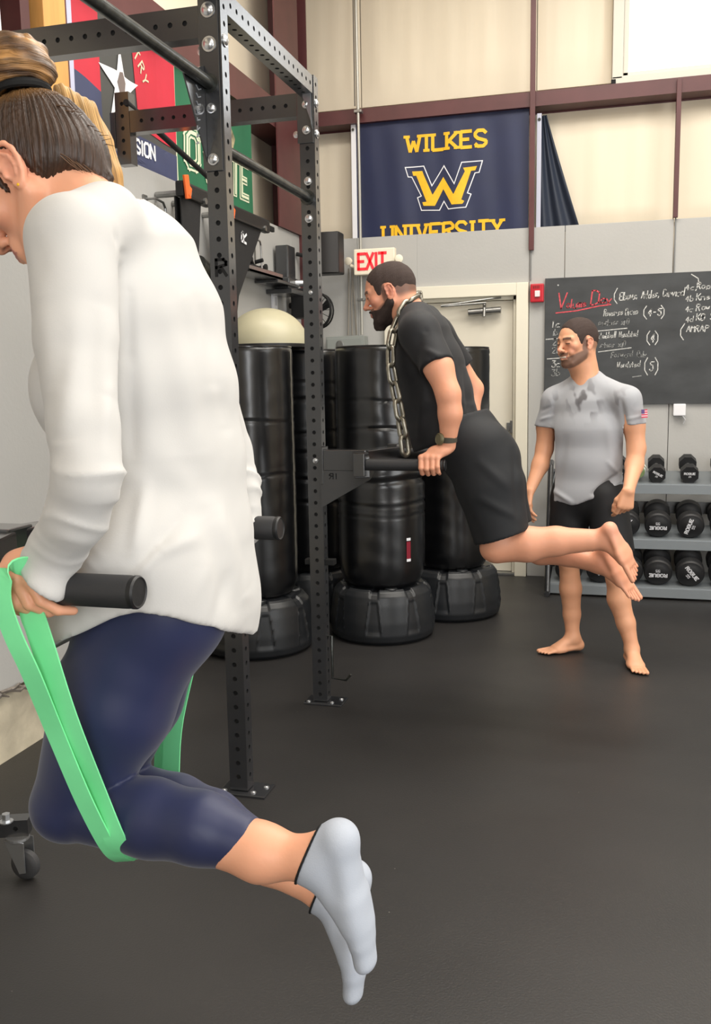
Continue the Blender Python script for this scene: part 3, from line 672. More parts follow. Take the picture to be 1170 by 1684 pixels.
for y in (YN, YF):
    perf((-2.09, y, 2.38), (-2.09, y, 2.68), PW, PD, (0, 1, 0), rack, 'wall_bracket', (1, 0, 1, 0))
    MB().span((-2.150, y - 0.03, 2.45), (-2.125, y + 0.03, 2.60), 0.003).build('wall_plate', M_rack, rack)
for y in (YN, YF):
    perf((-2.055, y, 2.555), (XP - PW / 2 - 0.002, y, 2.555), 0.055, 0.095 if y == YN else 0.09, (0, 0, 1), rack, 'crossmember', (0, 1, 0, 1))
perf((XP, YN + PD / 2 + 0.002, 2.625), (XP, YF - PD / 2 - 0.002, 2.625), 0.06, 0.07, (0, 0, 1), rack, 'crossmember', (0, 1, 1, 1))
perf((XP, YC + PD / 2 + 0.002, 2.66), (XP, YN - PD / 2 - 0.002, 2.66), 0.06, 0.07, (0, 0, 1), rack, 'crossmember', (0, 1, 0, 1))
# pull-up bars
for a, b_ in (((XP - 0.01, YC + 0.03, 2.366), (XP - 0.01, YN - PD / 2 - 0.004, 2.366)), ((XP - 0.005, YN + PD / 2, 2.185), (XP - 0.005, YF - PD / 2, 2.185))):
    MB().cyl(a, b_, 0.0185, 20).lathe(b_, [(0.03, -0.006), (0.03, 0.0)], 18, (0, 1, 0)).build('pull_up_bar', M_bar, rack, smooth=True)
MB().cyl((-2.064, 3.800, 2.633), (-2.120, 4.831, 2.501), 0.014, 12).build('brace', M_rackin, rack, smooth=True)
# splice plates and bolts, gussets
def bolt(c, r, ax=(0, -1, 0), par=None):
    return MB().lathe(c, [(r * 1.25, 0), (r * 1.25, 0.003), (r * 0.95, 0.0035), (r * 0.9, r * 0.35), (r * 0.6, r * 0.62), (r * 0.2, r * 0.72)], 18, ax).build('bolt', M_zinc, par or rack, smooth=True, angle=30)
yn = YN - PD / 2; yf = YF - PD / 2
MB().span((XP - 0.040, yn - 0.008, 2.10), (XP + 0.026, yn - 0.0005, 2.70), 0.002).build('splice_plate', M_rack, rack)
MB().span((XP - 0.040, yf - 0.008, 2.40), (XP + 0.030, yf - 0.0005, 2.62), 0.002).build('splice_plate', M_rack, rack)
for z, r in ((2.583, 0.019), (2.482, 0.019), (2.29, 0.0125), (2.135, 0.0145)): bolt((XP - 0.005, yn - 0.008, z), r)
for z, r in ((2.55, 0.0125), (2.45, 0.0135)): bolt((XP, yf - 0.008, z), r)
for z in (2.25, 2.10): bolt((XP, yf - 0.0005, z), 0.0135)
for z, r, x in ((1.80, 0.007, 0), (1.09, 0.009, 0.004)): bolt((XP + x, yf - 0.0005, z), r)
for z in (2.56, 2.44): bolt((XP + PW / 2 + 0.0005, YF, z), 0.014, (1, 0, 0))
bolt((XP + PW / 2 + 0.0005, YN, 2.50), 0.016, (1, 0, 0))
bolt((XP - 0.045, yn + 0.02, 2.475), 0.012, (-0.3, -1, 0)); bolt((XP - 0.05, yf + 0.01, 2.44), 0.011, (-0.3, -1, 0))
MB().prism([(XP - 0.024, yn - 0.010, 2.42), (XP - 0.024, yn - 0.16, 2.355), (XP - 0.024, yn - 0.010, 2.13)], (-0.005, 0, 0)).build('gusset', M_rack, rack)
gs = MB()
rs = random.Random(5)
for k in range(9):
    z = 2.36 - k * 0.024; y = yn - 0.03 - 0.004 * k
    gs.tube([(XP - 0.0225, y - 0.05 + 0.004 * k, z + 0.006), (XP - 0.0225, y - 0.03, z - 0.006 + rs.uniform(-.004, .004)), (XP - 0.0225, y - 0.01, z + 0.004)], 0.0022, 5)
gs.build('lettering', mat('cut_pattern', (120, 124, 130), 0.5), rack)
MB().prism([(XP - 0.024, yf - 0.006, 2.60), (XP + 0.024, yf - 0.02, 2.60), (XP + 0.024, yf - 0.02, 2.47), (XP + 0.026, yf - 0.006, 2.45)], (0.004, 0, 0)).build('gusset', M_shelf, rack)
# feet
for x, y in ((XP, YN), (XP, YF), (XP, YC)):
    MB().span((x - 0.07 if x > -2 else x - 0.06, y - 0.055, 0), (x + 0.105, y + 0.055, 0.009), 0.002).build('base_plate', M_rack, rack)
    if x > -2:
        for dx in (0.055, 0.085): bolt((x + dx, y - 0.03 + (0.05 if dx > 0.06 else 0), 0.009), 0.008, (0, 0, 1))
        bolt((x - 0.052, y - 0.035, 0.009), 0.008, (0, 0, 1))
# stencilled letters on the near post
lt = MB(); letter(lt, 'R', (XP - 0.012, yn - 0.0006, 1.775), (1, 0, 0), (0, 0, 1), (0, -1, 0), 0.05, 0.034, 0.3, 0.010, 0.0006); lt.build('lettering', M_rackin, rack)
# band peg low on the far post
MB().tube([(XP + 0.033, YF - 0.01, 0.31), (XP + 0.055, YF - 0.01, 0.31), (XP + 0.055, YF - 0.01, 0.115), (XP + 0.12, YF - 0.02, 0.115), (XP + 0.145, YF - 0.03, 0.145)], 0.006, 8).build('band_peg', M_bar, rack, smooth=True)
MB().span((XP - 0.06, YF - 0.02, 0.63), (XP + 0.075, YF + 0.02, 0.655), 0.003).build('crossbar_stub', M_rackin, rack)

# dip stations bolted to the rack
def dip(yc, z, label, sgn_label):
    r = thing('dip_station', label, 'dip bars', (XP + 0.04, yc, z - 0.2))
    x0 = XP + PW / 2 + 0.0015
    MB().span((x0, yc - 0.038, z - 0.11), (x0 + 0.012, yc + 0.038, z + 0.05), 0.002).build('mount_plate', M_rack, r)
    fm_ = MB().span((x0 + 0.01, yc - 0.035, z - 0.052), (x0 + 0.20, yc + 0.035, z + 0.038), 0.004)
    for s in (-1, 1):
        a = Vector((x0 + 0.17, yc + s * 0.02, z)); b_ = Vector((-0.965, yc + s * 0.283, z)); d = (b_ - a); ln = d.length; an = math.atan2(d.y, d.x)
        fm_.box((a + b_) / 2 - Vector((0, 0, 0.010)), (ln + 0.02, 0.06, 0.085), Matrix.Rotation(an, 3, 'Z'), 0.004)
        fm_.span((-0.99, yc + s * 0.283 - 0.037, z - 0.045), (-0.945, yc + s * 0.283 + 0.037, z + 0.045), 0.003)
    fm_.build('frame', M_rack, r)
    pl = MB().prism([(x0, yc - 0.036, z - 0.05), (x0 + 0.24, yc - 0.036, z - 0.05), (x0 + 0.22, yc - 0.036, z - 0.085), (x0, yc - 0.036, z - 0.21)], (0, 0.006, 0)); plo = pl.build('support_plate', M_rack, r)
    lt = MB(); letter(lt, 'R', (x0 + 0.055, yc - 0.0365, z - 0.085), (-1, 0, 0), (0, 0, 1), (0, -1, 0), 0.022, 0.016, 0.3, 0.004, 0.0006); letter(lt, 'I', (x0 + 0.066, yc - 0.0365, z - 0.085), (1, 0, 0), (0, 0, 1), (0, -1, 0), 0.022, 0.016, 0.3, 0.004, 0.0006); lt.build('lettering', M_rackin, plo)
    for s in (-1, 1):
        h = MB().lathe((-0.945, yc + s * 0.283, z), [(0.0215, 0), (0.0232, 0.002), (0.0235, 0.30), (0.0225, 0.306)], 28, (1, 0, 0)); ho = h.build('handle', M_foam, r, smooth=True)
        MB().lathe((-0.6395, yc + s * 0.283, z), [(0.0228, 0), (0.0236, 0.002), (0.0236, 0.007), (0.0215, 0.010), (0.019, 0.0085), (0.001, 0.0085)], 28, (1, 0, 0)).build('end_cap', M_blk, ho, smooth=True, angle=25)
    return r
dip(1.413, 1.145, 'black dip bars in the foreground gripped by the woman', 1)
dip(3.82, 1.10, 'black dip bars on the far post gripped by the bearded man', 2)

# ---- caster frame, lower left
kf = thing('rolling_frame', 'black steel rolling base with grey caster at lower left', 'frame', (-1.66, 2.2, 0))
perf((-2.12, 2.03, 0.155), (-1.635, 2.22, 0.155), 0.045, 0.05, (0, 0, 1), kf, 'rail', (0, 1, 0, 1), 0.05, 0.007)
MB().cyl((-1.68, 2.175, 0.18), (-1.68, 2.175, 0.205), 0.012, 6).lathe((-1.68, 2.175, 0.18), [(0.02, 0), (0.02, 0.003)], 12).build('bolt', M_zinc, kf)
fk = MB().lathe((-1.66, 2.195, 0.118), [(0.03, 0), (0.034, 0.004), (0.034, 0.012), (0.02, 0.013)], 18)
for s in (-1, 1):
    fk.prism([(-1.69, 2.195 + s * 0.022, 0.122), (-1.625, 2.195 + s * 0.022, 0.122), (-1.625, 2.195 + s * 0.022, 0.03), (-1.645, 2.195 + s * 0.022, 0.025)], (0, s * 0.003, 0))
fk.build('caster_fork', M_zinc, kf)
MB().lathe((-1.64, 2.178, 0.044), [(0.012, 0), (0.03, 0.001), (0.036, 0.003), (0.0435, 0.008), (0.0435, 0.026), (0.036, 0.031), (0.012, 0.033)], 32, (0, 1, 0)).build('caster_wheel', mat('wheel_grey', (62, 62, 64), 0.5), kf, smooth=True)
MB().lathe((-2.09, 2.04, 0.0), [(0.02, 0), (0.02, 0.128)], 14).build('leveling_foot', M_rackin, kf)

# ================================================================= freestanding punching bags
def bag(x, y, r, rb, label, creases, seed, wrinkle=1.0, tagged=False):
    t = thing('punching_bag', label, 'punching bag', (x, y, 0), 'freestanding punching bags')
    rs = random.Random(seed); ph = [rs.uniform(0, 6.28) for _ in range(8)]; nT = 96
    zb, zt = 0.30, 1.61
    def fbag(u, w):
        an = 2 * math.pi * u; z = zb + (zt - zb) * w
        rr = r
        if z < zb + 0.16: q = (zb + 0.16 - z) / 0.16; rr = r * (0.80 + 0.20 * math.sqrt(max(0, 1 - q * q)))
        if z > zt - 0.03: q = (z - zt + 0.03) / 0.03; rr = r * (0.955 + 0.045 * math.sqrt(max(0, 1 - q * q)))
        for cz, dp, wd in creases:
            zz = z - cz - 0.006 * math.sin(an * 3 + ph[0] + cz * 9)
            rr -= dp * math.exp(-(zz / wd) ** 2) * (0.65 + 0.35 * math.sin(an * 2 + ph[1] + cz * 5))
            rr += dp * 0.25 * math.exp(-((zz - 2 * wd) / wd) ** 2)
        rr += wrinkle * 0.45 * (0.0016 * math.sin(z * 55 + 2.5 * math.sin(an * 2 + ph[2])) * math.sin(an * 1.5 + ph[3]) + 0.0022 * math.sin(an * 5 + ph[4] + z * 4))
        return (x + rr * math.cos(an), y + rr * math.sin(an), z)
    mb = MB().grid(fbag, nT, 130)
    mb.add([(x + r * 0.955 * math.cos(2 * math.pi * k / 40), y + r * 0.955 * math.sin(2 * math.pi * k / 40), zt) for k in range(40)], [tuple(range(40))])
    mb.build('bag_cylinder', M_vinyl, t, smooth=True, angle=50)
    MB().tube([(x + (r * 0.972) * math.cos(2 * math.pi * k / 48), y + (r * 0.972) * math.sin(2 * math.pi * k / 48), zt - 0.002) for k in range(48)], 0.005, 6, closed=True).build('rim_piping', M_vinyl, t, smooth=True)
    # base: stout drum with recessed tapering panels round its side
    prof = [(0.0, 0.90), (0.02, 0.975), (0.05, 1.0), (0.12, 0.995), (0.22, 0.955), (0.265, 0.925), (0.29, 0.86), (0.30, 0.80), (0.292, 0.70), (0.30, 0.60), (0.30, 0.0)]
    def fb(u, w):
        s = w * (len(prof) - 1); i = min(int(s), len(prof) - 2); q = s - i
        z = prof[i][0] * (1 - q) + prof[i + 1][0] * q; rr = (prof[i][1] * (1 - q) + prof[i + 1][1] * q) * rb
        an = 2 * math.pi * u; k = (an / (2 * math.pi / 8) + ph[5]) % 1.0
        if 0.05 < z < 0.255 and i < 5:
            hw = 0.19 - 0.50 * (z - 0.06); d = abs(k - 0.5)
            e = max(0, min(1, (hw - d) / 0.02)) * max(0, min(1, (z - 0.06) / 0.008)) * max(0, min(1, (0.24 - z) / 0.008))
            rr -= 0.005 * e
            ed = math.exp(-((hw - d + 0.012) / 0.010) ** 2) * (1 if z < 0.25 else 0); rr += 0.004 * ed
        if i >= 5 and rr > 0.45 * rb:
            d = abs(((an / (2 * math.pi / 8) + ph[5] + 0.0) % 1.0) - 0.5)
            rr_, z = rr, z - 0.012 * max(0, min(1, (0.13 - d) / 0.03))
        return (x + rr * math.cos(an), y + rr * math.sin(an), z)
    MB().grid(fb, 288, 60).build('base_tank', M_base, t, smooth=True, angle=60)
    MB().lathe((x + rb * 0.72 * math.cos(-1.1), y + rb * 0.72 * math.sin(-1.1), 0.288), [(0.035, 0), (0.035, 0.014), (0.03, 0.018), (0.001, 0.018)], 20).build('fill_cap', M_base, t, smooth=True, angle=30)
    if tagged:
        a0 = math.radians(-43)
        def lb(u, w, dr=0.004): an = a0 + 0.11 * u; return (x + (r + dr) * math.cos(an), y + (r + dr) * math.sin(an), 0.46 + 0.10 * w)
        MB().grid(lambda u, w: lb(u, w), 5, 4).build('label_patch', mat('label_red', (134, 24, 44), 0.5), t)
        for z0 in (0.45, 0.565): MB().grid(lambda u, w: (lambda p: (p[0], p[1], z0 + 0.015 * w))(lb(u, w, 0.0045)), 5, 2).build('label_band', M_wht, t)
    return t
bag(-1.87, 4.62, 0.232, 0.31, 'black punching bag nearest the left wall and the woman', ((0.95, 0.005, 0.007), (1.23, 0.006, 0.007)), 1)
bag(-1.79, 5.36, 0.225, 0.285, 'black punching bag behind the far rack post, in the back', ((0.72, 0.006, 0.01), (0.86, 0.008, 0.01), (1.02, 0.006, 0.012), (1.13, 0.006, 0.01), (1.32, 0.010, 0.012), (1.42, 0.006, 0.01)), 2, 1.4)
bag(-1.26, 5.02, 0.243, 0.295, 'black punching bag directly behind the bearded man and the chain', ((0.70, 0.004, 0.006), (0.76, 0.006, 0.008), (0.89, 0.018, 0.016), (0.98, 0.010, 0.012), (1.17, 0.009, 0.007), (1.32, 0.005, 0.006)), 3, 1.0, True)
bag(-0.96, 5.58, 0.23, 0.30, 'black punching bag standing closest to the white door', ((1.57, 0.003, 0.005),), 4)
bt_ = thing('balance_dome', 'beige half-ball balance trainer lying on top of the punching bags', 'balance trainer', (-1.93, 5.06, 1.61))
MB().lathe((-1.93, 5.06, 1.6165), [(0.225, 0), (0.238, 0.004), (0.238, 0.022), (0.232, 0.028)], 64).build('base_disc', M_blk, bt_, smooth=True)
MB().lathe((-1.93, 5.06, 1.64), [(0.236 * math.cos(math.pi / 2 * k / 20), 0.205 * math.sin(math.pi / 2 * k / 20)) for k in range(0, 20)] + [(0.004, 0.205)], 64).build('dome', M_ball, bt_, smooth=True, angle=60)

# ================================================================= dumbbell rack
dr_ = thing('dumbbell_rack', 'three-tier grey steel dumbbell rack against back wall', 'rack', (0.3, 6.4, 0))
TIERS = ((0.725, 6.42), (0.375, 6.33), (0.075, 6.25))
for z, y in TIERS:
    MB().prism([(-0.40, y - 0.10, z - 0.035), (-0.40, y - 0.095, z + 0.004), (-0.40, y + 0.16, z + 0.065), (-0.40, y + 0.16, z + 0.05), (-0.40, y - 0.085, z - 0.01), (-0.40, y - 0.085, z - 0.035)], (1.75, 0, 0)).build('shelf_tray', M_shelf, dr_)
    MB().span((-0.40, y - 0.108, z - 0.06), (1.35, y - 0.101, z - 0.001), 0.001).build('shelf_lip', M_shelf, dr_)
for x in (-0.415, 1.36):
    MB().tube([(x, 6.11, 0.02), (x, 6.17, 0.35), (x, 6.28, 0.70), (x, 6.33, 0.84), (x, 6.40, 0.86)], 0.02, 10).tube([(x, 6.08, 0.02), (x, 6.60, 0.02)], 0.02, 8).tube([(x, 6.58, 0.02), (x, 6.56, 0.80)], 0.02, 8).build('side_frame', M_rack, dr_, smooth=True)
MB().span((-0.40, 6.585, 0.50), (1.35, 6.60, 0.58)).build('back_rail', M_rack, dr_)
def dumbbell(c, R_, ang, label, grp, small=False, rootp=None):
    t = thing('dumbbell', label, 'dumbbell', tuple(c), grp)
    c = Vector(c); tilt = math.atan2(0.061, 0.255); ax = Vector((0, math.cos(tilt), math.sin(tilt))); up = Vector((0, -math.sin(tilt), math.cos(tilt)))
    hl = 0.075 if small else 0.085
    for s, nm in ((-1, 'head'), (1, 'head')):
        cc = c + ax * s * 0.10
        prof = [(R_ * 0.55, -hl / 2 - 0.004), (R_ * 0.62, -hl / 2), (R_ * 0.9, -hl / 2 + 0.003), (R_, -hl / 2 + 0.012), (R_, hl / 2 - 0.012), (R_ * 0.9, hl / 2 - 0.003), (R_ * 0.62, hl / 2), (R_ * 0.55, hl / 2 - 0.004)]
        if small:
            # hex-ish low heads
            mb = MB(); pl = []
            for k in range(8): an = math.pi / 8 + k * math.pi / 4; pl.append(cc + Vector((math.cos(an) * R_ * 1.08, 0, 0)) + up * math.sin(an) * R_ * 1.08 - ax * hl / 2)
            mb.prism(pl, ax * hl); ho = mb.build(nm, M_db, t)
        else: ho = MB().lathe(cc, prof, 36, ax).build(nm, M_db, t, smooth=True, angle=35)
        if s == -1: front = ho
    MB().cyl(c - ax * 0.07, c + ax * 0.07, 0.016, 14).build('handle', M_steel, t, smooth=True)
    f0 = c - ax * (0.10 + hl / 2 + (0.0005 if small else 0.0050)); u = Vector((math.cos(ang), 0, 0)) + up * math.sin(ang); w = Vector((-math.sin(ang), 0, 0)) + up * math.cos(ang)
    k = R_ / 0.09
    mb = MB(); hh = 0.020 * k
    letter(mb, 'ROGUE', f0 - u * 0.056 * k + w * 0.003, u, w, -ax, hh * 1.05, 0.0165 * k, 0.42, 0.0066 * k, 0.0015); mb.build('lettering', M_wht, front)
    mb = MB(); letter(mb, '55' if not small else '25', f0 - u * 0.011 * k - w * 0.026 * k, u, w, -ax, hh * 0.8, 0.011 * k, 0.35, 0.003 * k, 0.0012); mb.build('lettering', M_wht, front)
    return t
sm, sy = TIERS[0]
dl = [('black dumbbell with slanted lettering on the top tier, left of its neighbour', 0.265, 0, 0.052, -0.5, True), ('black dumbbell with level lettering on the top tier', 0.465, 0, 0.054, 0.0, True),
      ('black dumbbell on the top tier partly behind the standing man', 0.02, 0, 0.052, 0.3, True),
      ('black dumbbell with upside-down level lettering on the middle tier', 0.275, 1, 0.083, math.pi, False), ('black dumbbell with steeply turned lettering on the middle tier', 0.475, 1, 0.083, 1.25, False),
      ('black dumbbell on the middle tier half hidden by the standing man\'s hand', 0.08, 1, 0.083, 0.8, False), ('black dumbbell at the right edge of the middle tier', 0.675, 1, 0.083, 0.4, False),
      ('black dumbbell with upside-down level lettering on the bottom tier', 0.28, 2, 0.088, math.pi, False), ('black dumbbell with lettering slanting down right on the bottom tier', 0.475, 2, 0.088, -0.9 + math.pi * 0, False),
      ('black dumbbell on the bottom tier seen between the standing man\'s legs', -0.08, 2, 0.088, -0.75, False), ('black dumbbell at the left end of the bottom tier', -0.28, 2, 0.088, -1.2, False),
      ('black dumbbell on the bottom tier just right of the raised foot', 0.10, 2, 0.088, 2.0, False), ('black dumbbell at the right edge of the bottom tier', 0.675, 2, 0.088, 0.3, False),
      ('black dumbbell at the right edge of the top tier', 0.665, 0, 0.054, 0.2, True)]
for lb_, x, ti, R_, an, sml in dl:
    z, y = TIERS[ti]
    dumbbell((x, y + 0.045, z + 0.037 + R_ * 1.03 + 0.002), R_, an, lb_, 'dumbbells on the rack', sml)
bc = thing('rolled_towel', 'green and white striped roll on the top tier behind the man\'s arm', 'towel', (0.175, 6.38, 0.77))
MB().lathe((0.150, 6.33, 0.80), [(0.034, 0), (0.036, 0.01), (0.036, 0.12), (0.03, 0.13)], 20, (0.15, 1, 0.2)).build('roll', mat('towel_green', (120, 140, 96), 0.8), bc, smooth=True)
MB().lathe((0.155, 6.36, 0.807), [(0.037, 0), (0.037, 0.02)], 20, (0.15, 1, 0.2)).lathe((0.162, 6.41, 0.817), [(0.037, 0), (0.037, 0.02)], 20, (0.15, 1, 0.2)).build('stripe', M_wht, bc, smooth=True)

# ================================================================= figure modelling: smooth distance fields -> one surface
def V3(p): return np.array([float(p[0]), float(p[1]), float(p[2])], dtype=np.float32)
def unit(v): v = V3(v); return v / max(1e-9, float(np.linalg.norm(v)))
class Shape:
    def __init__(s): s.ops = []
    def _put(s, fn, lo, hi, k, op): s.ops.append((fn, np.minimum(lo, hi), np.maximum(lo, hi), k, op)); return s
    def ell(s, c, r, R=None, k=0.0, op='+'):
        c = V3(c); r = V3(r); R_ = np.eye(3, dtype=np.float32) if R is None else np.array(R, dtype=np.float32)
        m_ = float(r.max())
        def fn(p):
            q = (p - c) @ R_.T
            k0 = np.sqrt(((q / r) ** 2).sum(-1)); k1 = np.sqrt(((q / (r * r)) ** 2).sum(-1)) + 1e-9
            return k0 * (k0 - 1) / k1
        return s._put(fn, c - m_, c + m_, k, op)
    def cap(s, a, b, ra, rb, side=None, da=None, db=None, k=0.0, op='+'):
        """tapered limb from a to b; ra / rb half widths along side, da / db along the third direction"""
        a = V3(a); b = V3(b); ab = b - a; L2 = float((ab * ab).sum()) + 1e-12; ax = ab / math.sqrt(L2)
        da = ra if da is None else da; db = rb if db is None else db
        if side is None:
            side = np.cross(ax, np.array([0, 0, 1.0])); side = side if np.linalg.norm(side) > 0.1 else np.cross(ax, np.array([1.0, 0, 0]))
        sd = unit(side); sd = unit(sd - ax * float(sd @ ax)); od = np.cross(ax, sd)
        def fn(p):
            q = p - a; t = np.clip(q @ ab / L2, 0, 1); q = q - t[..., None] * ab
            w = ra + (rb - ra) * t; d = da + (db - da) * t; m = np.minimum(w, d)
            x = q @ sd; y = q @ od; z = q @ ax
            k0 = np.sqrt((x / w) ** 2 + (y / d) ** 2 + (z / m) ** 2); k1 = np.sqrt((x / w ** 2) ** 2 + (y / d ** 2) ** 2 + (z / m ** 2) ** 2) + 1e-9
            return k0 * (k0 - 1) / k1
        mr = max(ra, rb, da, db)
        return s._put(fn, np.minimum(a, b) - mr, np.maximum(a, b) + mr, k, op)
    def limb(s, pts, rs, side=None, ds=None, k=0.012, k0=None, op='+'):
        for i in range(len(pts) - 1):
            s.cap(pts[i], pts[i + 1], rs[i], rs[i + 1], side, None if ds is None else ds[i], None if ds is None else ds[i + 1], (k0 if (i == 0 and k0 is not None) else k), op)
        return s
    def cut(s, fn):                       # keep where fn(p) < 0
        s.ops.append((fn, None, None, 0.0, 'c')); return s
    def plane(s, p0, n, k=0.0):           # remove the side the normal points to
        p0 = V3(p0); n = unit(n); return s.cut(lambda p: (p - p0) @ n)
    def field(s, X):
        sh = X.shape[:-1]; f = np.full(sh, 0.2, dtype=np.float32)
        gx, gy, gz = X[:, 0, 0, 0], X[0, :, 0, 1], X[0, 0, :, 2]
        for fn, lo, hi, k, op in s.ops:
            if op == 'c': f = np.maximum(f, fn(X)); continue
            pad = k + 0.03
            sl = []
            for g_, l_, h_ in ((gx, lo[0], hi[0]), (gy, lo[1], hi[1]), (gz, lo[2], hi[2])):
                i0 = int(np.searchsorted(g_, l_ - pad)); i1 = int(np.searchsorted(g_, h_ + pad)); sl.append(slice(i0, i1))
            sl = tuple(sl); sub = X[sl]
            if 0 in sub.shape: continue
            d = fn(sub); g0 = f[sl]
            if op == '+':
                if k > 0:
                    h = np.clip(0.5 + 0.5 * (g0 - d) / k, 0, 1); f[sl] = g0 * (1 - h) + d * h - k * h * (1 - h)
                else: f[sl] = np.minimum(g0, d)
            elif op == '-':
                if k > 0:
                    h = np.clip(0.5 - 0.5 * (g0 + d) / k, 0, 1); f[sl] = g0 * (1 - h) - d * h + k * h * (1 - h)
                else: f[sl] = np.maximum(g0, -d)
        return f
def surface(shape, lo, hi, h, post=None):
    ax = [np.arange(lo[i], hi[i] + h, h, dtype=np.float32) for i in range(3)]
    X = np.stack(np.meshgrid(*ax, indexing='ij'), -1)
    f = shape.field(X)
    if post is not None: f = post(f, X)
    nx, ny, nz = f.shape
    neg = f < 0
    c = np.zeros((nx - 1, ny - 1, nz - 1), dtype=np.int8)
    for dx in (0, 1):
        for dy in (0, 1):
            for dz in (0, 1): c += neg[dx:nx - 1 + dx, dy:ny - 1 + dy, dz:nz - 1 + dz]
    act = (c > 0) & (c < 8); idx = np.argwhere(act)
    if len(idx) == 0: return np.zeros((0, 3)), np.zeros((0, 4), int)
    imap = np.full(act.shape, -1, dtype=np.int64); imap[act] = np.arange(len(idx))
    acc = np.zeros((len(idx), 3)); cnt = np.zeros(len(idx))
    corners = [(i, j, k) for i in (0, 1) for j in (0, 1) for k in (0, 1)]
    val = {cn: f[idx[:, 0] + cn[0], idx[:, 1] + cn[1], idx[:, 2] + cn[2]] for cn in corners}
    for cn in corners:
        for d in range(3):
            if cn[d] == 0:
                c2 = list(cn); c2[d] = 1; c2 = tuple(c2)
                a, b = val[cn], val[c2]; mk = (a < 0) != (b < 0)
                t = np.where(mk, a / np.where(mk, a - b, 1), 0)
                pos = np.array(cn, float)[None, :].repeat(len(idx), 0); pos[:, d] += t
                acc[mk] += pos[mk]; cnt[mk] += 1
    P = (idx + acc / cnt[:, None]) * h + np.array(lo)
    quads = []
    for d in range(3):
        u, v = (d + 1) % 3, (d + 2) % 3
        s0 = [slice(None)] * 3; s1 = [slice(None)] * 3; s0[d] = slice(0, -1); s1[d] = slice(1, None)
        a, b = neg[tuple(s0)], neg[tuple(s1)]
        e = np.argwhere(a != b)
        ok = (e[:, u] > 0) & (e[:, v] > 0) & (e[:, u] < neg.shape[u] - 1) & (e[:, v] < neg.shape[v] - 1)
        e = e[ok]; fl = a[e[:, 0], e[:, 1], e[:, 2]]
        def cell(du, dv):
            q = e.copy(); q[:, u] -= du; q[:, v] -= dv; return imap[q[:, 0], q[:, 1], q[:, 2]]
        q = np.stack([cell(1, 1), cell(0, 1), cell(0, 0), cell(1, 0)], 1)
        q[~fl] = q[~fl][:, ::-1]
        quads.append(q[(q >= 0).all(1)])
    return P, np.concatenate(quads)
def smooth_mesh(P, Q, it=2, lam=0.5):
    for _ in range(it):
        acc = np.zeros_like(P); n = np.zeros(len(P))
        for i in range(4):
            a, b = Q[:, i], Q[:, (i + 1) % 4]
            for x, y in ((a, b), (b, a)):
                for d in range(3): acc[:, d] += np.bincount(x, P[y, d], len(P))
                n += np.bincount(x, minlength=len(P))
        m_ = n > 0; P[m_] += lam * (acc[m_] / n[m_][:, None] - P[m_])
    return P
def normals(P, Q):
    n = np.cross(P[Q[:, 2]] - P[Q[:, 0]], P[Q[:, 3]] - P[Q[:, 1]]); N_ = np.zeros_like(P)
    for i in range(4):
        for d in range(3): N_[:, d] += np.bincount(Q[:, i], n[:, d], len(P))
    return N_ / (np.linalg.norm(N_, axis=1, keepdims=True) + 1e-12)
def skin_mesh(name, shape, boxes, m, parent, color=None, disp=None, post=None, sm=2, uvw=None):
    """boxes: first is the coarse one, later ones replace the coarse surface where they lie"""
    PP, QQ, o = [], [], 0
    for i, (lo, hi, h) in enumerate(boxes):
        P, Q = surface(shape, lo, hi, h, post)
        if len(P) == 0: continue
        if i == 0 or True:
            for j, (l2, h2, hh) in enumerate(boxes[i + 1:]):
                s = hh * 1.6; ins = np.all((P > np.array(l2) + s) & (P < np.array(h2) - s), axis=1)
                Q = Q[~ins[Q].all(1)]
        P = smooth_mesh(P, Q, sm)
        if disp is not None: P = P + normals(P, Q) * disp(P)[:, None]
        PP.append(P); QQ.append(Q + o); o += len(P)
    P = np.concatenate(PP); Q = np.concatenate(QQ)
    used = np.zeros(len(P), bool); used[Q.ravel()] = True
    rm = np.cumsum(used) - 1; P = P[used]; Q = rm[Q]
    org = np.array(world_of(parent)) if parent else np.zeros(3)
    me = bpy.data.meshes.new(name)
    me.vertices.add(len(P)); me.vertices.foreach_set('co', (P - org).astype(np.float32).ravel())
    me.loops.add(len(Q) * 4); me.loops.foreach_set('vertex_index', Q.astype(np.int32).ravel())
    me.polygons.add(len(Q)); me.polygons.foreach_set('loop_start', np.arange(0, len(Q) * 4, 4, dtype=np.int32))
    me.update(calc_edges=True); me.validate()
    me.polygons.foreach_set('use_smooth', [True] * len(me.polygons))
    me.materials.append(m)
    if color is not None:
        at = me.color_attributes.new('tint', 'FLOAT_COLOR', 'POINT')
        C_ = np.ones((len(P), 4), np.float32); C_[:, :3] = color(P); at.data.foreach_set('color', C_.ravel())
    if uvw is not None:
        at = me.attributes.new('strand', 'FLOAT_VECTOR', 'POINT'); at.data.foreach_set('vector', uvw(P).astype(np.float32).ravel())
    ob = bpy.data.objects.new(name, me); COL.objects.link(ob)
    if parent: ob.parent = parent
    return ob
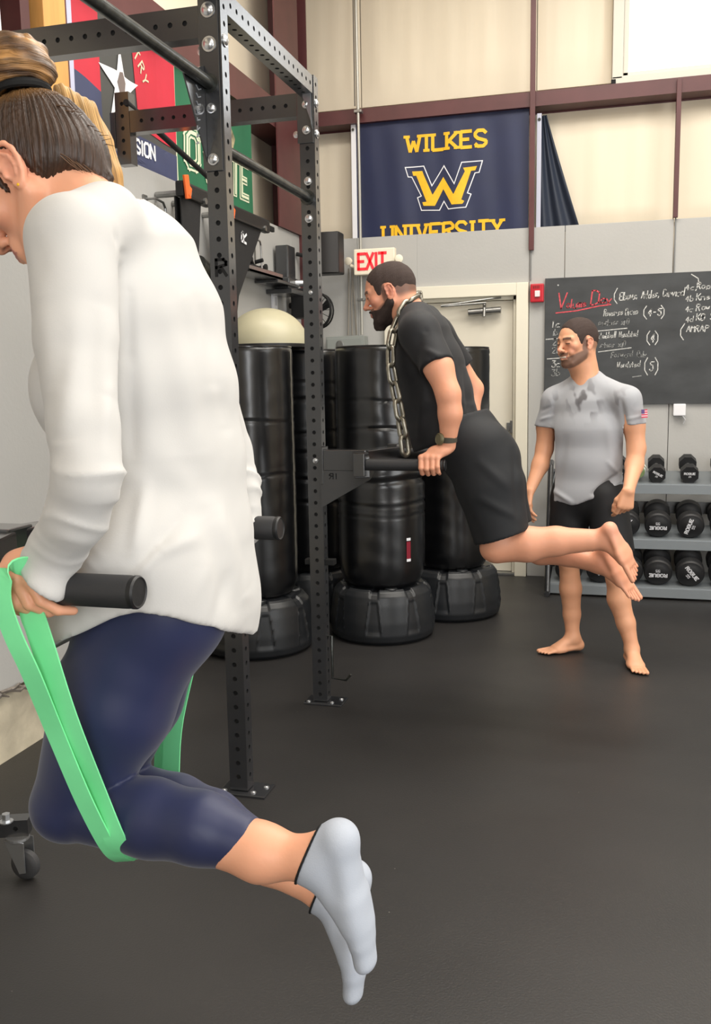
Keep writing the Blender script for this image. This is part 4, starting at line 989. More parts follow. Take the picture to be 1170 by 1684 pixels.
def tint_mat(name, rough=0.5, bump=0.1, bscale=120, sss=0.12, bdist=0.002, sheen=0.0, spec=0.5, strand=False):
    mt = bpy.data.materials.new(name); mt.use_nodes = True; nt = mt.node_tree; N = nt.nodes; L = nt.links; b = N['Principled BSDF']
    at = N.new('ShaderNodeVertexColor'); at.layer_name = 'tint'
    b.inputs['Roughness'].default_value = rough; b.inputs['Specular IOR Level'].default_value = spec
    if sss: b.inputs['Subsurface Weight'].default_value = sss; b.inputs['Subsurface Radius'].default_value = (0.012, 0.005, 0.003); b.inputs['Subsurface Scale'].default_value = 0.6
    if sheen: b.inputs['Sheen Weight'].default_value = sheen
    if strand:
        av = N.new('ShaderNodeAttribute'); av.attribute_name = 'strand'; src = av.outputs['Vector']
    else:
        tc = N.new('ShaderNodeTexCoord'); src = tc.outputs['Object']
    n = N.new('ShaderNodeTexNoise'); n.inputs['Scale'].default_value = bscale; n.inputs['Detail'].default_value = 4; L.new(src, n.inputs['Vector'])
    if strand:
        r = N.new('ShaderNodeValToRGB'); r.color_ramp.elements[0].position = 0.3; r.color_ramp.elements[1].position = 0.72
        r.color_ramp.elements[0].color = (0.42, 0.42, 0.42, 1); r.color_ramp.elements[1].color = (1.5, 1.45, 1.35, 1)
        L.new(n.outputs['Fac'], r.inputs['Fac'])
        mm = N.new('ShaderNodeMixRGB'); mm.blend_type = 'MULTIPLY'; mm.inputs[0].default_value = 1.0
        L.new(at.outputs['Color'], mm.inputs[1]); L.new(r.outputs['Color'], mm.inputs[2]); L.new(mm.outputs[0], b.inputs['Base Color'])
    else: L.new(at.outputs['Color'], b.inputs['Base Color'])
    bp = N.new('ShaderNodeBump'); bp.inputs['Strength'].default_value = bump; bp.inputs['Distance'].default_value = bdist
    L.new(n.outputs['Fac'], bp.inputs['Height']); L.new(bp.outputs[0], b.inputs['Normal'])
    return mt
M_skin = tint_mat('skin', 0.48, 0.12, 160, 0.10)
M_hair = tint_mat('hair', 0.42, 0.9, 1.0, 0.0, 0.004, strand=True)
M_short = tint_mat('short_hair', 0.75, 0.9, 420, 0.0, 0.003, spec=0.25)

def frame(f, u):
    """rows: left side, forward, up"""
    f = unit(f); u = unit(V3(u) - f * float(V3(u) @ f)); s = np.cross(u, f)
    return np.stack([s, f, u])
class Head:
    def __init__(s, c, f, u, sc=1.0):
        s.c = V3(c); s.R = frame(f, u); s.sc = sc
    def w(s, x, y, z): return s.c + (np.array([x, y, z], np.float32) * s.sc) @ s.R
    def loc(s, P): return ((P - s.c) @ s.R.T) / s.sc
    def e(s, S, c, r, k=0.0, op='+', R=None):
        Rm = s.R if R is None else np.array(R, np.float32) @ s.R
        S.ell(s.w(*c), np.array(r) * s.sc, Rm, k * s.sc, op); return S
    def c2(s, S, a, b, ra, rb, k=0.0, op='+'):
        S.cap(s.w(*a), s.w(*b), ra * s.sc, rb * s.sc, k=k * s.sc, op=op); return S
def build_head(S, H, male=True, smile=False, gaze_closed=False):
    H.e(S, (0, -0.018, 0.030), (0.073, 0.093, 0.086), 0.02)
    H.e(S, (0, 0.028, 0.018), (0.060, 0.062, 0.078), 0.03)
    H.e(S, (0, 0.030, -0.058), (0.050 if male else 0.045, 0.052, 0.050), 0.03)
    H.e(S, (0, 0.076, -0.092), (0.024 if male else 0.017, 0.017, 0.018), 0.022)
    for q in (1, -1):
        H.c2(S, (q * 0.060, 0.000, -0.040), (q * 0.030, 0.062, -0.086), 0.017, 0.013, 0.02)
        H.e(S, (q * 0.044, 0.060, -0.014 + (0.004 if smile else 0)), (0.020, 0.018, 0.018), 0.02)
        if smile: H.e(S, (q * 0.036, 0.074, -0.036), (0.014, 0.012, 0.014), 0.012)
        H.c2(S, (q * 0.014, 0.086, 0.026), (q * 0.045, 0.072, 0.026), 0.009 if male else 0.006, 0.007, 0.014)
        H.e(S, (q * 0.031, 0.098, 0.007), (0.018, 0.013, 0.011), 0.012, '-')
        H.e(S, (q * 0.031, 0.0755, 0.006), (0.0145, 0.0135, 0.0125), 0.004)
        H.c2(S, (q * 0.018, 0.0865, 0.0105), (q * 0.044, 0.0805, 0.0095), 0.0028, 0.0025, 0.003)
        H.c2(S, (q * 0.019, 0.0865, 0.0005), (q * 0.043, 0.0805, 0.0015), 0.0022, 0.002, 0.003)
    H.c2(S, (0, 0.083, 0.020), (0, 0.108, -0.021), 0.0075, 0.0095, 0.012)
    H.e(S, (0, 0.110, -0.024), (0.0105, 0.0105, 0.0095), 0.006)
    for q in (1, -1):
        H.e(S, (q * 0.0125, 0.098, -0.027), (0.0075, 0.010, 0.0075), 0.006)
    H.e(S, (0, 0.082, -0.056), (0.028, 0.014, 0.022), 0.014)
    if smile:
        H.e(S, (0, 0.098, -0.057), (0.025, 0.012, 0.0065), 0.004, '-')
        H.c2(S, (-0.021, 0.086, -0.054), (0.021, 0.086, -0.054), 0.0055, 0.0055, 0.002)
        for q in (1, -1):
            H.c2(S, (0, 0.0965, -0.0485), (q * 0.027, 0.085, -0.0495), 0.0042, 0.0028, 0.004)
            H.c2(S, (0, 0.0955, -0.0665), (q * 0.027, 0.085, -0.0520), 0.0050, 0.0028, 0.004)
    else:
        for q in (1, -1):
            H.c2(S, (0, 0.0965, -0.0535), (q * 0.021, 0.088, -0.0565), 0.0046, 0.0026, 0.004)
            H.c2(S, (0, 0.0955, -0.0625), (q * 0.020, 0.088, -0.0585), 0.0052, 0.0026, 0.004)
def build_ear(S, H, q, es=1.0, back=0.0):
    """q = +1 left ear, -1 right ear"""
    def p(x, y, z): return (q * (0.070 + x * es), -0.004 + back + y * es, -0.004 + z * es)
    H.e(S, p(0.004, -0.004, 0.002), (0.0075, 0.017 * es, 0.027 * es), 0.006)
    H.e(S, p(0.013, 0.000, -0.004), (0.0070, 0.0095 * es, 0.0125 * es), 0.004, '-')
    H.e(S, p(0.0135, -0.002, 0.016), (0.0045, 0.008 * es, 0.007 * es), 0.003, '-')
    hx = [(0.006, 0.009, 0.006), (0.0095, 0.013, 0.017), (0.011, 0.007, 0.027), (0.012, -0.006, 0.031), (0.0125, -0.017, 0.025), (0.0125, -0.021, 0.012), (0.0115, -0.019, -0.002), (0.0095, -0.013, -0.014), (0.008, -0.005, -0.024), (0.007, 0.003, -0.026), (0.006, 0.008, -0.019)]
    for a, b in zip(hx, hx[1:]): H.c2(S, p(*a), p(*b), 0.0036 * es, 0.0036 * es, 0.003)
    H.e(S, p(0.007, 0.001, -0.024), (0.0042, 0.007 * es, 0.007 * es), 0.004)
    ah = [(0.0105, -0.004, 0.021), (0.0115, -0.011, 0.010), (0.0115, -0.010, -0.003), (0.010, -0.003, -0.013)]
    for a, b in zip(ah, ah[1:]): H.c2(S, p(*a), p(*b), 0.0026 * es, 0.0026 * es, 0.003)
    H.e(S, p(0.008, 0.010, -0.004), (0.0045, 0.004, 0.0055 * es), 0.003)

def grip_hand(S, W, C, yd, r, sh=0.0, fr=0.0085, fore=None, xs=None, th=True, tips=0.0, ka=38, tx=0.0):
    """hand closed over a bar that runs along X. W wrist, C bar centre under the middle knuckle, yd = outer side (+1/-1) """
    W = V3(W); C = V3(C)
    def at_(x, an, rr):
        a = math.radians(an); return C + np.array([x, yd * math.sin(a) * rr, math.cos(a) * rr], np.float32)
    xs = xs or (-0.033, -0.011, 0.011, 0.031); ln = (0.98, 1.06, 1.0, 0.85)
    for i, x in enumerate(xs):
        f = ln[i]; q = fr * (1.0, 1.03, 1.0, 0.88)[i]
        m_ = (198 - ka) / 160; K = at_(x, ka, r + q * 1.55); a1 = at_(x + sh * 0.35, ka + 66 * f * m_, r + q * 1.15); a2 = at_(x + sh * 0.7, ka + 118 * f * m_, r + q * 1.0); a3 = at_(x + sh, ka + 160 * f * m_ + tips, r + q * 0.95)
        Wb = W + np.array([x * 0.45, 0, 0], np.float32)
        S.cap(Wb, K, q * 1.5, q * 1.25, k=0.010)
        S.limb([K, a1, a2, a3], [q * 1.12, q * 1.08, q * 0.98, q * 0.86], k=0.003, k0=0.004)
        S.ell(K + np.array([0, yd * 0.001, 0.0015], np.float32), (q * 1.2,) * 3, None, 0.004)
    S.ell((W + at_(0, 20, r + 0.016)) / 2, (0.040 * fr / 0.0085, 0.024, 0.022), None, 0.012)
    if th:
        q = fr * 1.15
        T = [W + np.array([-0.012 + tx * 0.4, -yd * 0.014, -0.004], np.float32), at_(-0.030 + tx, -48, r + q * 1.2), at_(-0.040 + tx, -88, r + q * 1.05), at_(-0.043 + tx, -125, r + q)]
        S.limb(T, [q * 1.5, q * 1.3, q * 1.05, q * 0.9], k=0.008)
    return S
def foot(S, A, F, D, L_=0.25, wd=1.0, toes=True, inf=0.0, k=0.02):
    """A ankle joint, F towards the toes, D towards the sole"""
    A = V3(A); F = unit(F); D = unit(V3(D) - F * float(V3(D) @ F)); Sd = np.cross(F, D); e = L_ / 0.25
    P_ = lambda f, s_, d: A + (F * f + Sd * s_ * wd + D * d) * e
    i = inf
    S.cap(P_(-0.005, 0, 0.0), P_(-0.035, 0, 0.045), 0.034 * e + i, 0.031 * e + i, Sd, 0.036 * e + i, 0.030 * e + i, k)
    S.cap(P_(-0.038, 0, 0.050), P_(0.085, 0, 0.062), 0.030 * e + i, 0.041 * e * wd + i, Sd, 0.022 * e + i, 0.015 * e + i, 0.012)
    S.cap(P_(0.0, 0, 0.010), P_(0.095, 0, 0.052), 0.032 * e + i, 0.036 * e * wd + i, Sd, 0.034 * e + i, 0.017 * e + i, k)
    S.cap(P_(0.06, 0, 0.058), P_(0.125, 0, 0.064), 0.040 * e * wd + i, 0.037 * e * wd + i, Sd, 0.018 * e + i, 0.012 * e + i, 0.015)
    if toes:
        for n_, (s_, r_, l_) in enumerate(((0.030, 0.0115, 0.178), (0.012, 0.0085, 0.182), (-0.003, 0.008, 0.174), (-0.017, 0.0075, 0.165), (-0.030, 0.0075, 0.153))):
            s2 = s_ * toes_side(toes)
            S.cap(P_(0.118, s2 * 0.95, 0.062), P_(l_, s2 * 1.05, 0.068), r_ * e + i, r_ * 0.9 * e + i, k=0.004)
    else: S.cap(P_(0.11, 0.0, 0.064), P_(0.166, 0.004, 0.066), 0.037 * e * wd + i, 0.030 * e * wd + i, Sd, 0.016 * e + i, 0.014 * e + i, 0.015)
    return S
def toes_side(t): return 1.0 if t is True or t > 0 else -1.0
def lerpc(c, m, t): return c * (1 - t[:, None]) + np.array(m)[None, :] * t[:, None]
def sstep(x, a, b):
    t = np.clip((x - a) / (b - a), 0, 1); return t * t * (3 - 2 * t)
def face_tint(P, H, base, hair, q=1.0, beard=None, buzz=0.9, lips=(0.50, 0.20, 0.17), hairline=0.062, blush=(0.80, 0.33, 0.24), temple=0.0):
    C = np.tile(np.array(base), (len(P), 1)); l = H.loc(P); x, y, z = l[:, 0], l[:, 1], l[:, 2]; hd = (np.linalg.norm(l * np.array([1.1, 0.85, 0.85]), axis=1) < 0.135)
    g = lambda cx, cy, cz, s: np.exp(-(((np.abs(x) - cx) ** 2 + (y - cy) ** 2 + (z - cz) ** 2) / s ** 2))
    C = lerpc(C, blush, hd * 0.45 * np.clip(g(0.045, 0.07, -0.02, 0.026) + g(0, 0.115, -0.022, 0.018) + g(0.08, -0.008, 0, 0.035), 0, 1))
    C = lerpc(C, lips, hd * (sstep(0.0085 - np.abs(z + 0.0575) * 1.0, 0, 0.003)) * (y > 0.08) * (np.abs(x) < 0.026) * 0.85)
    C = lerpc(C, (0.10, 0.03, 0.025), hd * np.exp(-(((np.abs(x) - 0.0065) / 0.0035) ** 2 + ((y - 0.105) / 0.006) ** 2 + ((z + 0.034) / 0.003) ** 2)))  # nostrils are not hollowed out: their shade is painted into the skin tint
    # brows
    bz = 0.0255 + 0.004 * (1 - ((np.abs(x) - 0.030) / 0.02) ** 2)
    C = lerpc(C, hair, hd * (np.abs(z - bz) < 0.0052) * (np.abs(x) > 0.011) * (np.abs(x) < 0.049) * (y > 0.055) * 0.85)
    # lash line and iris
    C = lerpc(C, (0.03, 0.02, 0.018), hd * (np.abs(z - 0.0045) < 0.0032) * (np.abs(np.abs(x) - 0.031) < 0.0125) * (y > 0.074) * 0.8)
    if buzz:
        hl = hairline - 0.055 * sstep(np.abs(x), 0.05, 0.068) * (y < 0.05)
        up = sstep(z - (-0.045 + 0.6 * np.clip(y + 0.04, 0, 1)), 0, 0.03) * sstep(0.045 - y, 0, 0.01) * (np.abs(x) < 0.0765)
        up = np.maximum(up, sstep(z, 0.055, 0.075) * sstep(0.075 - y, 0, 0.01))
        C = lerpc(C, hair, hd * up * buzz * (~((np.abs(np.abs(x) - 0.078) < 0.012) & (np.abs(y + 0.006) < 0.024) & (np.abs(z) < 0.034))))
    if beard is not None:
        bz_ = sstep(-0.022 - 0.42 * np.clip(y - 0.015, 0, 0.1) - z, 0, 0.010) * sstep(y, -0.005, 0.012) * (z > -0.125)
        sb = sstep(z, -0.05, -0.03) * sstep(0.045 - z, 0, 0.02) * sstep(y, 0.004, 0.010) * sstep(0.032 - y, 0, 0.010) * (np.abs(x) > 0.05)
        ms = (np.abs(z + 0.043) < 0.007) * (np.abs(x) < 0.03) * (y > 0.075)
        mo = (np.abs(x) < 0.025) * (np.abs(z + 0.058) < 0.010) * (y > 0.08)
        ch = sstep(y, 0.075, 0.085) * 0 + sstep(0.060 - np.abs(x), -0.02, -0.01) * 0
        al = np.clip(np.maximum(np.maximum(bz_ * (1 - mo), sb), ms), 0, 1) * sstep(z + 0.068 + 0.75 * np.clip(y, 0, 0.06), -0.004, 0.008)
        C = lerpc(C, hair, hd * al * beard)
    return C
def noise3(P, s, seed=0):
    rs = np.random.RandomState(seed); f = np.zeros(P.shape[:-1], np.float32)
    for i in range(5):
        d = rs.normal(size=3); d /= np.linalg.norm(d); f += np.sin((P @ d.astype(np.float32)) * s * (0.7 + 0.35 * i) + rs.uniform(0, 6)) / (1 + 0.4 * i)
    return f / 3

# ================================================================= the woman on the near dip bars
SK = np.array(lin((232, 168, 134))[:3])
wm = thing('person', 'woman in white long-sleeved top and navy leggings on near dip bars', 'person', (-0.75, 1.40, 0.50))
MEN = 'none'
# joints
w_ls, w_le, w_lw = (-0.757, 1.215, 1.635), (-0.675, 1.090, 1.309), (-0.785, 1.130, 1.182)
w_rs, w_re, w_rw = (-0.812, 1.580, 1.648), (-0.752, 1.730, 1.290), (-0.711, 1.695, 1.157)
w_neck, w_mid, w_pel = (-0.805, 1.400, 1.711), (-0.733, 1.410, 1.371), (-0.744, 1.400, 1.067)
w_lk, w_la = (-0.852, 1.270, 0.747), (-0.425, 1.245, 0.715)
w_rk, w_ra = (-0.928, 1.480, 0.680), (-0.456, 1.400, 0.571)
w_lh, w_rh = (-0.696, 1.310, 1.091), (-0.784, 1.490, 1.044)
HW = Head((-0.885, 1.335, 1.745), (-0.74, -0.06, -0.66), (-0.66, 0.05, 0.74), 1.06)
SW = Shape()
build_head(SW, HW, male=False)
build_ear(SW, HW, 1, 1.12)
build_ear(SW, HW, -1, 1.12)
SW.limb([HW.w(0, -0.030, -0.035), HW.w(0, -0.035, -0.085), (-0.818, 1.400, 1.686)], [0.048, 0.046, 0.050], k=0.03)
SW.limb([(-0.777, 1.400, 1.628), w_mid, w_pel], [0.10, 0.11, 0.125], (0, 1, 0), [0.05, 0.075, 0.085], k=0.03)
SW.limb([(-0.807, 1.400, 1.673), w_ls, w_le, w_lw], [0.05, 0.045, 0.036, 0.024], k=0.02); SW.limb([(-0.785, 1.400, 1.672), w_rs, w_re, w_rw], [0.05, 0.045, 0.036, 0.024], k=0.02)
SW.limb([w_lh, w_lk, (-0.645, 1.255, 0.743), (-0.511, 1.250, 0.715), w_la], [0.075, 0.048, 0.047, 0.042, 0.029], k=0.02)
SW.limb([w_rh, w_rk, (-0.709, 1.450, 0.652), (-0.570, 1.420, 0.608), w_ra], [0.075, 0.048, 0.046, 0.040, 0.029], k=0.02)
def lookat(P): return P
grip_hand(SW, w_lw, (-0.812, 1.13, 1.145), -1, 0.0245, sh=0.045, fr=0.0086, tips=4, ka=62, tx=0.024)
grip_hand(SW, w_rw, (-0.735, 1.696, 1.145), 1, 0.0235, fr=0.0078)
wfF, wfD = (0.10, 0.0, -1.0), (0.98, 0.02, 0.10)
lF = np.array((-0.358, 1.250, 0.530)) - np.array((-0.382, 1.245, 0.755)); rF = np.array((-0.420, 1.370, 0.400)) - np.array((-0.403, 1.400, 0.626))
foot(SW, w_la, lF, (1.0, 0, 0.0), 0.235, 0.90, False); foot(SW, w_ra, rF, (1.0, 0, 0.0), 0.235, 0.90, False)
def wcol(P):
    C = face_tint(P, HW, SK, (0.035, 0.022, 0.016), buzz=0, lips=(0.42, 0.12, 0.11))
    return C
hb = HW.c
skin_mesh('body', SW, [((-1.10, 0.95, 0.45), (-0.25, 1.90, 1.98), 0.008), (tuple(HW.c - 0.15), tuple(HW.c + 0.15), 0.0030),
                       ((-0.92, 1.04, 1.06), (-0.70, 1.19, 1.21), 0.0022), ((-0.60, 1.15, 0.60), (-0.33, 1.47, 0.78), 0.004)], M_skin, wm, wcol)
# ear stud
MB().lathe(tuple(HW.w(0.082, 0.0, -0.033)), [(0.0005, -0.002), (0.0022, -0.001), (0.0022, 0.001), (0.0005, 0.002)], 10, (0, -1, 0)).build('earring', M_gold, wm, smooth=True)

# hair: swept up to a knot with a loose tail down the neck
HS = Shape()
HW.e(HS, (0, -0.022, 0.034), (0.0785, 0.098, 0.091), 0.0)
HW.e(HS, (0, -0.055, -0.010), (0.066, 0.062, 0.062), 0.02)
HW.c2(HS, (0, -0.070, -0.040), (0, -0.085, -0.075), 0.030, 0.010, 0.02)
for q in (1, -1): HW.c2(HS, (q * 0.066, 0.020, 0.030), (q * 0.067, 0.020, -0.020), 0.012, 0.004, 0.01)
HW.e(HS, (0, 0.10, -0.04), (0.090, 0.080, 0.100), 0.008, '-')
for q in (1, -1):
    HW.e(HS, (q * 0.080, -0.001, -0.022), (0.030, 0.024, 0.043), 0.004, '-')
    HW.e(HS, (q * 0.060, -0.045, -0.085), (0.05, 0.045, 0.040), 0.012, '-')
HW.e(HS, (0, -0.03, -0.13), (0.09, 0.06, 0.05), 0.01, '-')
knot = HW.loc(V3((-0.905, 1.335, 1.905))[None, :])[0]
def hair_uvw(P):
    l = HW.loc(P); d = l - knot; az = np.arctan2(l[:, 0], -(l[:, 1] - 0.35 * l[:, 2]) - 0.0) ; r = np.linalg.norm(d, axis=1)
    ph = np.arctan2(d[:, 0], -(d[:, 1] * 0.8 + d[:, 2] * 0.55)); 
    return np.stack([ph * 26, r * 16, az * 0 + 1.0], 1)
HD = np.array(lin((62, 43, 32))[:3]); HG = np.array(lin((176, 132, 82))[:3])
def hair_col(P):
    l = HW.loc(P); r = np.linalg.norm(l - knot, axis=1)
    C = np.tile(HD, (len(P), 1)); return lerpc(C, HG * 0.75, sstep(0.085 - r, 0, 0.04) * 0.6)
def groove(P):
    u = hair_uvw(P); return (0.0011 * np.sin(u[:, 0] * 2.1 + 1.5 * np.sin(u[:, 1] * 1.2)) + 0.0008 * np.sin(u[:, 0] * 5.3 + u[:, 1])).astype(np.float32)
skin_mesh('hair', HS, [(tuple(HW.c - 0.15), tuple(HW.c + 0.15), 0.0028)], M_hair, wm, hair_col, groove, uvw=hair_uvw)
# the knot: coils of hair
kc = V3((-0.909, 1.335, 1.911)); ka = unit(kc - HW.c); kR = frame(ka, (0, 1, 0))
KB = Shape()
KB.ell(kc + ka * 0.012, (0.047, 0.047, 0.034), None, 0.0)
for i in range(3):
    r0 = (0.040, 0.033, 0.022)[i]; hh = (-0.004, 0.018, 0.034)[i]; rr = (0.019, 0.018, 0.015)[i]
    pts = [kc + ka * (hh + 0.008 * math.sin(a * 1.3 + i)) + (kR[0] * math.cos(a) + kR[2] * math.sin(a)) * r0 for a in np.linspace(0, 2 * math.pi, 15)]
    KB.limb(pts, [rr] * 15, k=0.004)
def kn_uvw(P):
    d = P - kc; a = np.arctan2(d @ kR[2], d @ kR[0]); h = d @ ka; r = np.linalg.norm(d - h[:, None] * ka, axis=1)
    return np.stack([(h + r) * 420 + a * 2, a * 1.4, r * 60], 1)
def kn_col(P):
    u = kn_uvw(P); return lerpc(np.tile(HG, (len(P), 1)), HD * 1.4, 0.5 + 0.4 * np.sin(u[:, 0] * 0.35 + 2 * u[:, 1]))
skin_mesh('hair_knot', KB, [(tuple(kc - 0.10), tuple(kc + 0.10), 0.0028)], M_hair, wm, kn_col, lambda P: (0.0012 * np.sin(kn_uvw(P)[:, 0] * 0.9)).astype(np.float32), uvw=kn_uvw)
et = MB(); et.tube([tuple(kc - ka * 0.026 + (kR[0] * math.cos(a) + kR[2] * math.sin(a)) * 0.040) for a in np.linspace(0, 2 * math.pi, 24)[:-1]], 0.007, 8, closed=True)
et.build('hair_tie', M_rackin, wm, smooth=True)
# loose tail falling behind the neck on the far side
TB = Shape()
tp = [(-0.889, 1.420, 1.908), (-0.864, 1.450, 1.880), (-0.847, 1.460, 1.832), (-0.830, 1.460, 1.782), (-0.821, 1.470, 1.724)]
TB.limb(tp, [0.012, 0.022, 0.026, 0.022, 0.012], (0.6, 1, 0), [0.012, 0.018, 0.018, 0.016, 0.010], k=0.01)
def tl_uvw(P):
    return np.stack([P[:, 1] * 300 + P[:, 0] * 330 - P[:, 2] * -95, P[:, 2] * 7, P[:, 0] * 40], 1)
ws = MB(); rs = random.Random(9)
for k in range(26):
    if k < 16: a0 = HW.w(0.062 - 0.004 * k, -0.070 - 0.001 * k, -0.040 - rs.uniform(0, 0.012)); d0 = HW.R[2] * -0.022 + HW.R[1] * -0.006 + HW.R[0] * rs.uniform(-0.01, 0.01)
    else: a0 = HW.w(0.040 - 0.006 * (k - 16), -0.108, 0.03 - 0.006 * (k - 16)); d0 = HW.R[1] * -0.016 + HW.R[2] * rs.uniform(-0.018, 0.0)
    a0 = np.array(a0); ws.tube([tuple(a0 - d0 * 0.3), tuple(a0 + d0 * 0.5 + np.array([0, 0, rs.uniform(-0.004, 0.002)])), tuple(a0 + d0 * rs.uniform(0.9, 1.4) + np.array([0.003, 0, -0.006]))], [0.0009, 0.0007, 0.0003], 4)
wo_ = ws.build('loose_wisps', mat('wisp_brown', (92, 66, 46), 0.5), wm, smooth=True); wo_['kind'] = 'stuff'
skin_mesh('hair_tail', TB, [((-0.95, 1.36, 1.68), (-0.70, 1.56, 1.98), 0.0028)], M_hair, wm, lambda P: np.tile(np.array(lin((198, 156, 98))[:3]), (len(P), 1)), lambda P: (0.0010 * np.sin(tl_uvw(P)[:, 0] * 1.2)).astype(np.float32), uvw=tl_uvw)

# white top
M_top = mat('white_jersey', (198, 196, 193), 0.75, bump=0.12, bscale=400, bdist=0.001, sheen=0.15)
ST = Shape(); sd = (0.10, 1, 0)
tor = [(-0.790, 1.400, 1.694), (-0.769, 1.405, 1.638), (-0.751, 1.410, 1.540), (-0.737, 1.410, 1.421), (-0.732, 1.410, 1.300), (-0.733, 1.400, 1.178), (-0.744, 1.400, 1.067), (-0.765, 1.400, 0.932)]
ST.limb(tor, [0.105, 0.150, 0.168, 0.165, 0.160, 0.172, 0.194, 0.208], sd, [0.048, 0.082, 0.104, 0.116, 0.124, 0.138, 0.158, 0.170], k=0.03)
ST.limb([(-0.749, 1.300, 1.676), w_ls], [0.056, 0.062], k=0.03); ST.limb([(-0.817, 1.500, 1.701), w_rs], [0.048, 0.058], k=0.03)
fL1, fL2 = (-0.725, 1.165, 1.492), (-0.694, 1.120, 1.376)
ST.limb([w_ls, fL1, fL2, w_le, (-0.703, 1.100, 1.253), (-0.748, 1.120, 1.205), (-0.766, 1.120, 1.182)], [0.064, 0.058, 0.050, 0.045, 0.042, 0.038, 0.036], k=0.012)
ST.cap((-0.766, 1.120, 1.184), (-0.767, 1.100, 1.148), 0.036, 0.036, (1, 0, 0), 0.032, 0.032, 0.010)
ST.plane((-0.770, 1.080, 1.161), (-0.62, -0.10, -0.78))
ST.limb([w_rs, (-0.781, 1.665, 1.494), w_re, (-0.727, 1.720, 1.224), (-0.708, 1.700, 1.144)], [0.060, 0.055, 0.048, 0.042, 0.037], k=0.015)
for bp3 in ((-0.672, 1.320, 1.069), (-0.748, 1.480, 1.026)): ST.ell(bp3, (0.094, 0.106, 0.105), None, 0.03)
ST.limb([(-0.717, 1.310, 1.144), (-0.774, 1.300, 0.993)], [0.125, 0.118], (0, 1, 0), [0.125, 0.120], k=0.03)
ST.ell((-0.827, 1.360, 1.423), (0.080, 0.125, 0.105), None, 0.05)
# folds: ridges and valleys laid on the cloth
W_FOLDS = [((-0.720, 1.240, 1.682), (-0.681, 1.220, 1.616), 0.006, -0.005), ((-0.681, 1.220, 1.616), (-0.673, 1.220, 1.560), 0.006, -0.005), ((-0.673, 1.220, 1.560), (-0.678, 1.220, 1.466), 0.010, -0.008), ((-0.677, 1.220, 1.466), (-0.681, 1.220, 1.317), 0.016, -0.010),
           ((-0.723, 1.240, 1.674), (-0.688, 1.220, 1.616), 0.010, 0.004), ((-0.760, 1.450, 1.731), (-0.738, 1.450, 1.681), 0.006, -0.004), ((-0.738, 1.450, 1.681), (-0.695, 1.440, 1.590), 0.010, -0.005),
           ((-0.695, 1.440, 1.590), (-0.650, 1.440, 1.420), 0.016, 0.008), ((-0.669, 1.440, 1.559), (-0.626, 1.440, 1.359), 0.012, -0.006), ((-0.719, 1.380, 1.499), (-0.680, 1.360, 1.305), 0.022, -0.006), ((-0.690, 1.380, 1.537), (-0.652, 1.380, 1.323), 0.018, 0.006),
           ((-0.683, 1.220, 1.145), (-0.655, 1.240, 1.183), 0.009, 0.007), ((-0.655, 1.240, 1.183), (-0.606, 1.260, 1.200), 0.012, 0.006), ((-0.675, 1.220, 1.163), (-0.624, 1.260, 1.236), 0.012, -0.006), ((-0.684, 1.220, 1.186), (-0.672, 1.240, 1.279), 0.012, 0.008),
           ((-0.573, 1.360, 1.090), (-0.608, 1.340, 1.240), 0.016, 0.008), ((-0.595, 1.360, 1.069), (-0.632, 1.340, 1.220), 0.014, -0.006), ((-0.691, 1.360, 1.305), (-0.626, 1.360, 1.207), 0.020, 0.005), ((-0.642, 1.280, 1.066), (-0.597, 1.280, 1.154), 0.014, 0.006), ((-0.600, 1.300, 1.054), (-0.572, 1.300, 1.132), 0.012, -0.005),
           ((-0.761, 1.150, 1.566), (-0.726, 1.100, 1.425), 0.014, 0.005), ((-0.677, 1.140, 1.538), (-0.658, 1.080, 1.409), 0.016, -0.006), ((-0.694, 1.100, 1.457), (-0.689, 1.060, 1.363), 0.016, 0.006), ((-0.642, 1.100, 1.424), (-0.630, 1.060, 1.347), 0.010, 0.006), ((-0.805, 1.200, 1.632), (-0.796, 1.200, 1.547), 0.012, -0.003),
           ((-0.721, 1.250, 1.051), (-0.840, 1.300, 1.010), 0.012, 0.005), ((-0.723, 1.580, 1.550), (-0.704, 1.620, 1.373), 0.008, -0.010), ((-0.704, 1.620, 1.373), (-0.685, 1.620, 1.178), 0.008, -0.010)]
CAMP = V3((0.0, 0.0, 1.43))
def folds(P, F, lim=0.11):
    """ridges (+) and valleys (-) of cloth along segments; depth towards the surface is left loose"""
    o = np.zeros(len(P), np.float32)
    for a, b, w, am in F:
        a = V3(a); b = V3(b); ab = b - a; v = unit((a + b) / 2 - CAMP); t = np.clip(((P - a) @ ab) / float(ab @ ab), 0, 1); q = P - (a + t[:, None] * ab)
        s = q @ v; d2 = (q * q).sum(1) - s * s
        o += am * np.exp(-d2 / (w * w)) * np.exp(-(s / lim) ** 4) * np.sin(np.pi * np.clip(t * 0.9 + 0.05, 0, 1)) ** 0.5
    return o
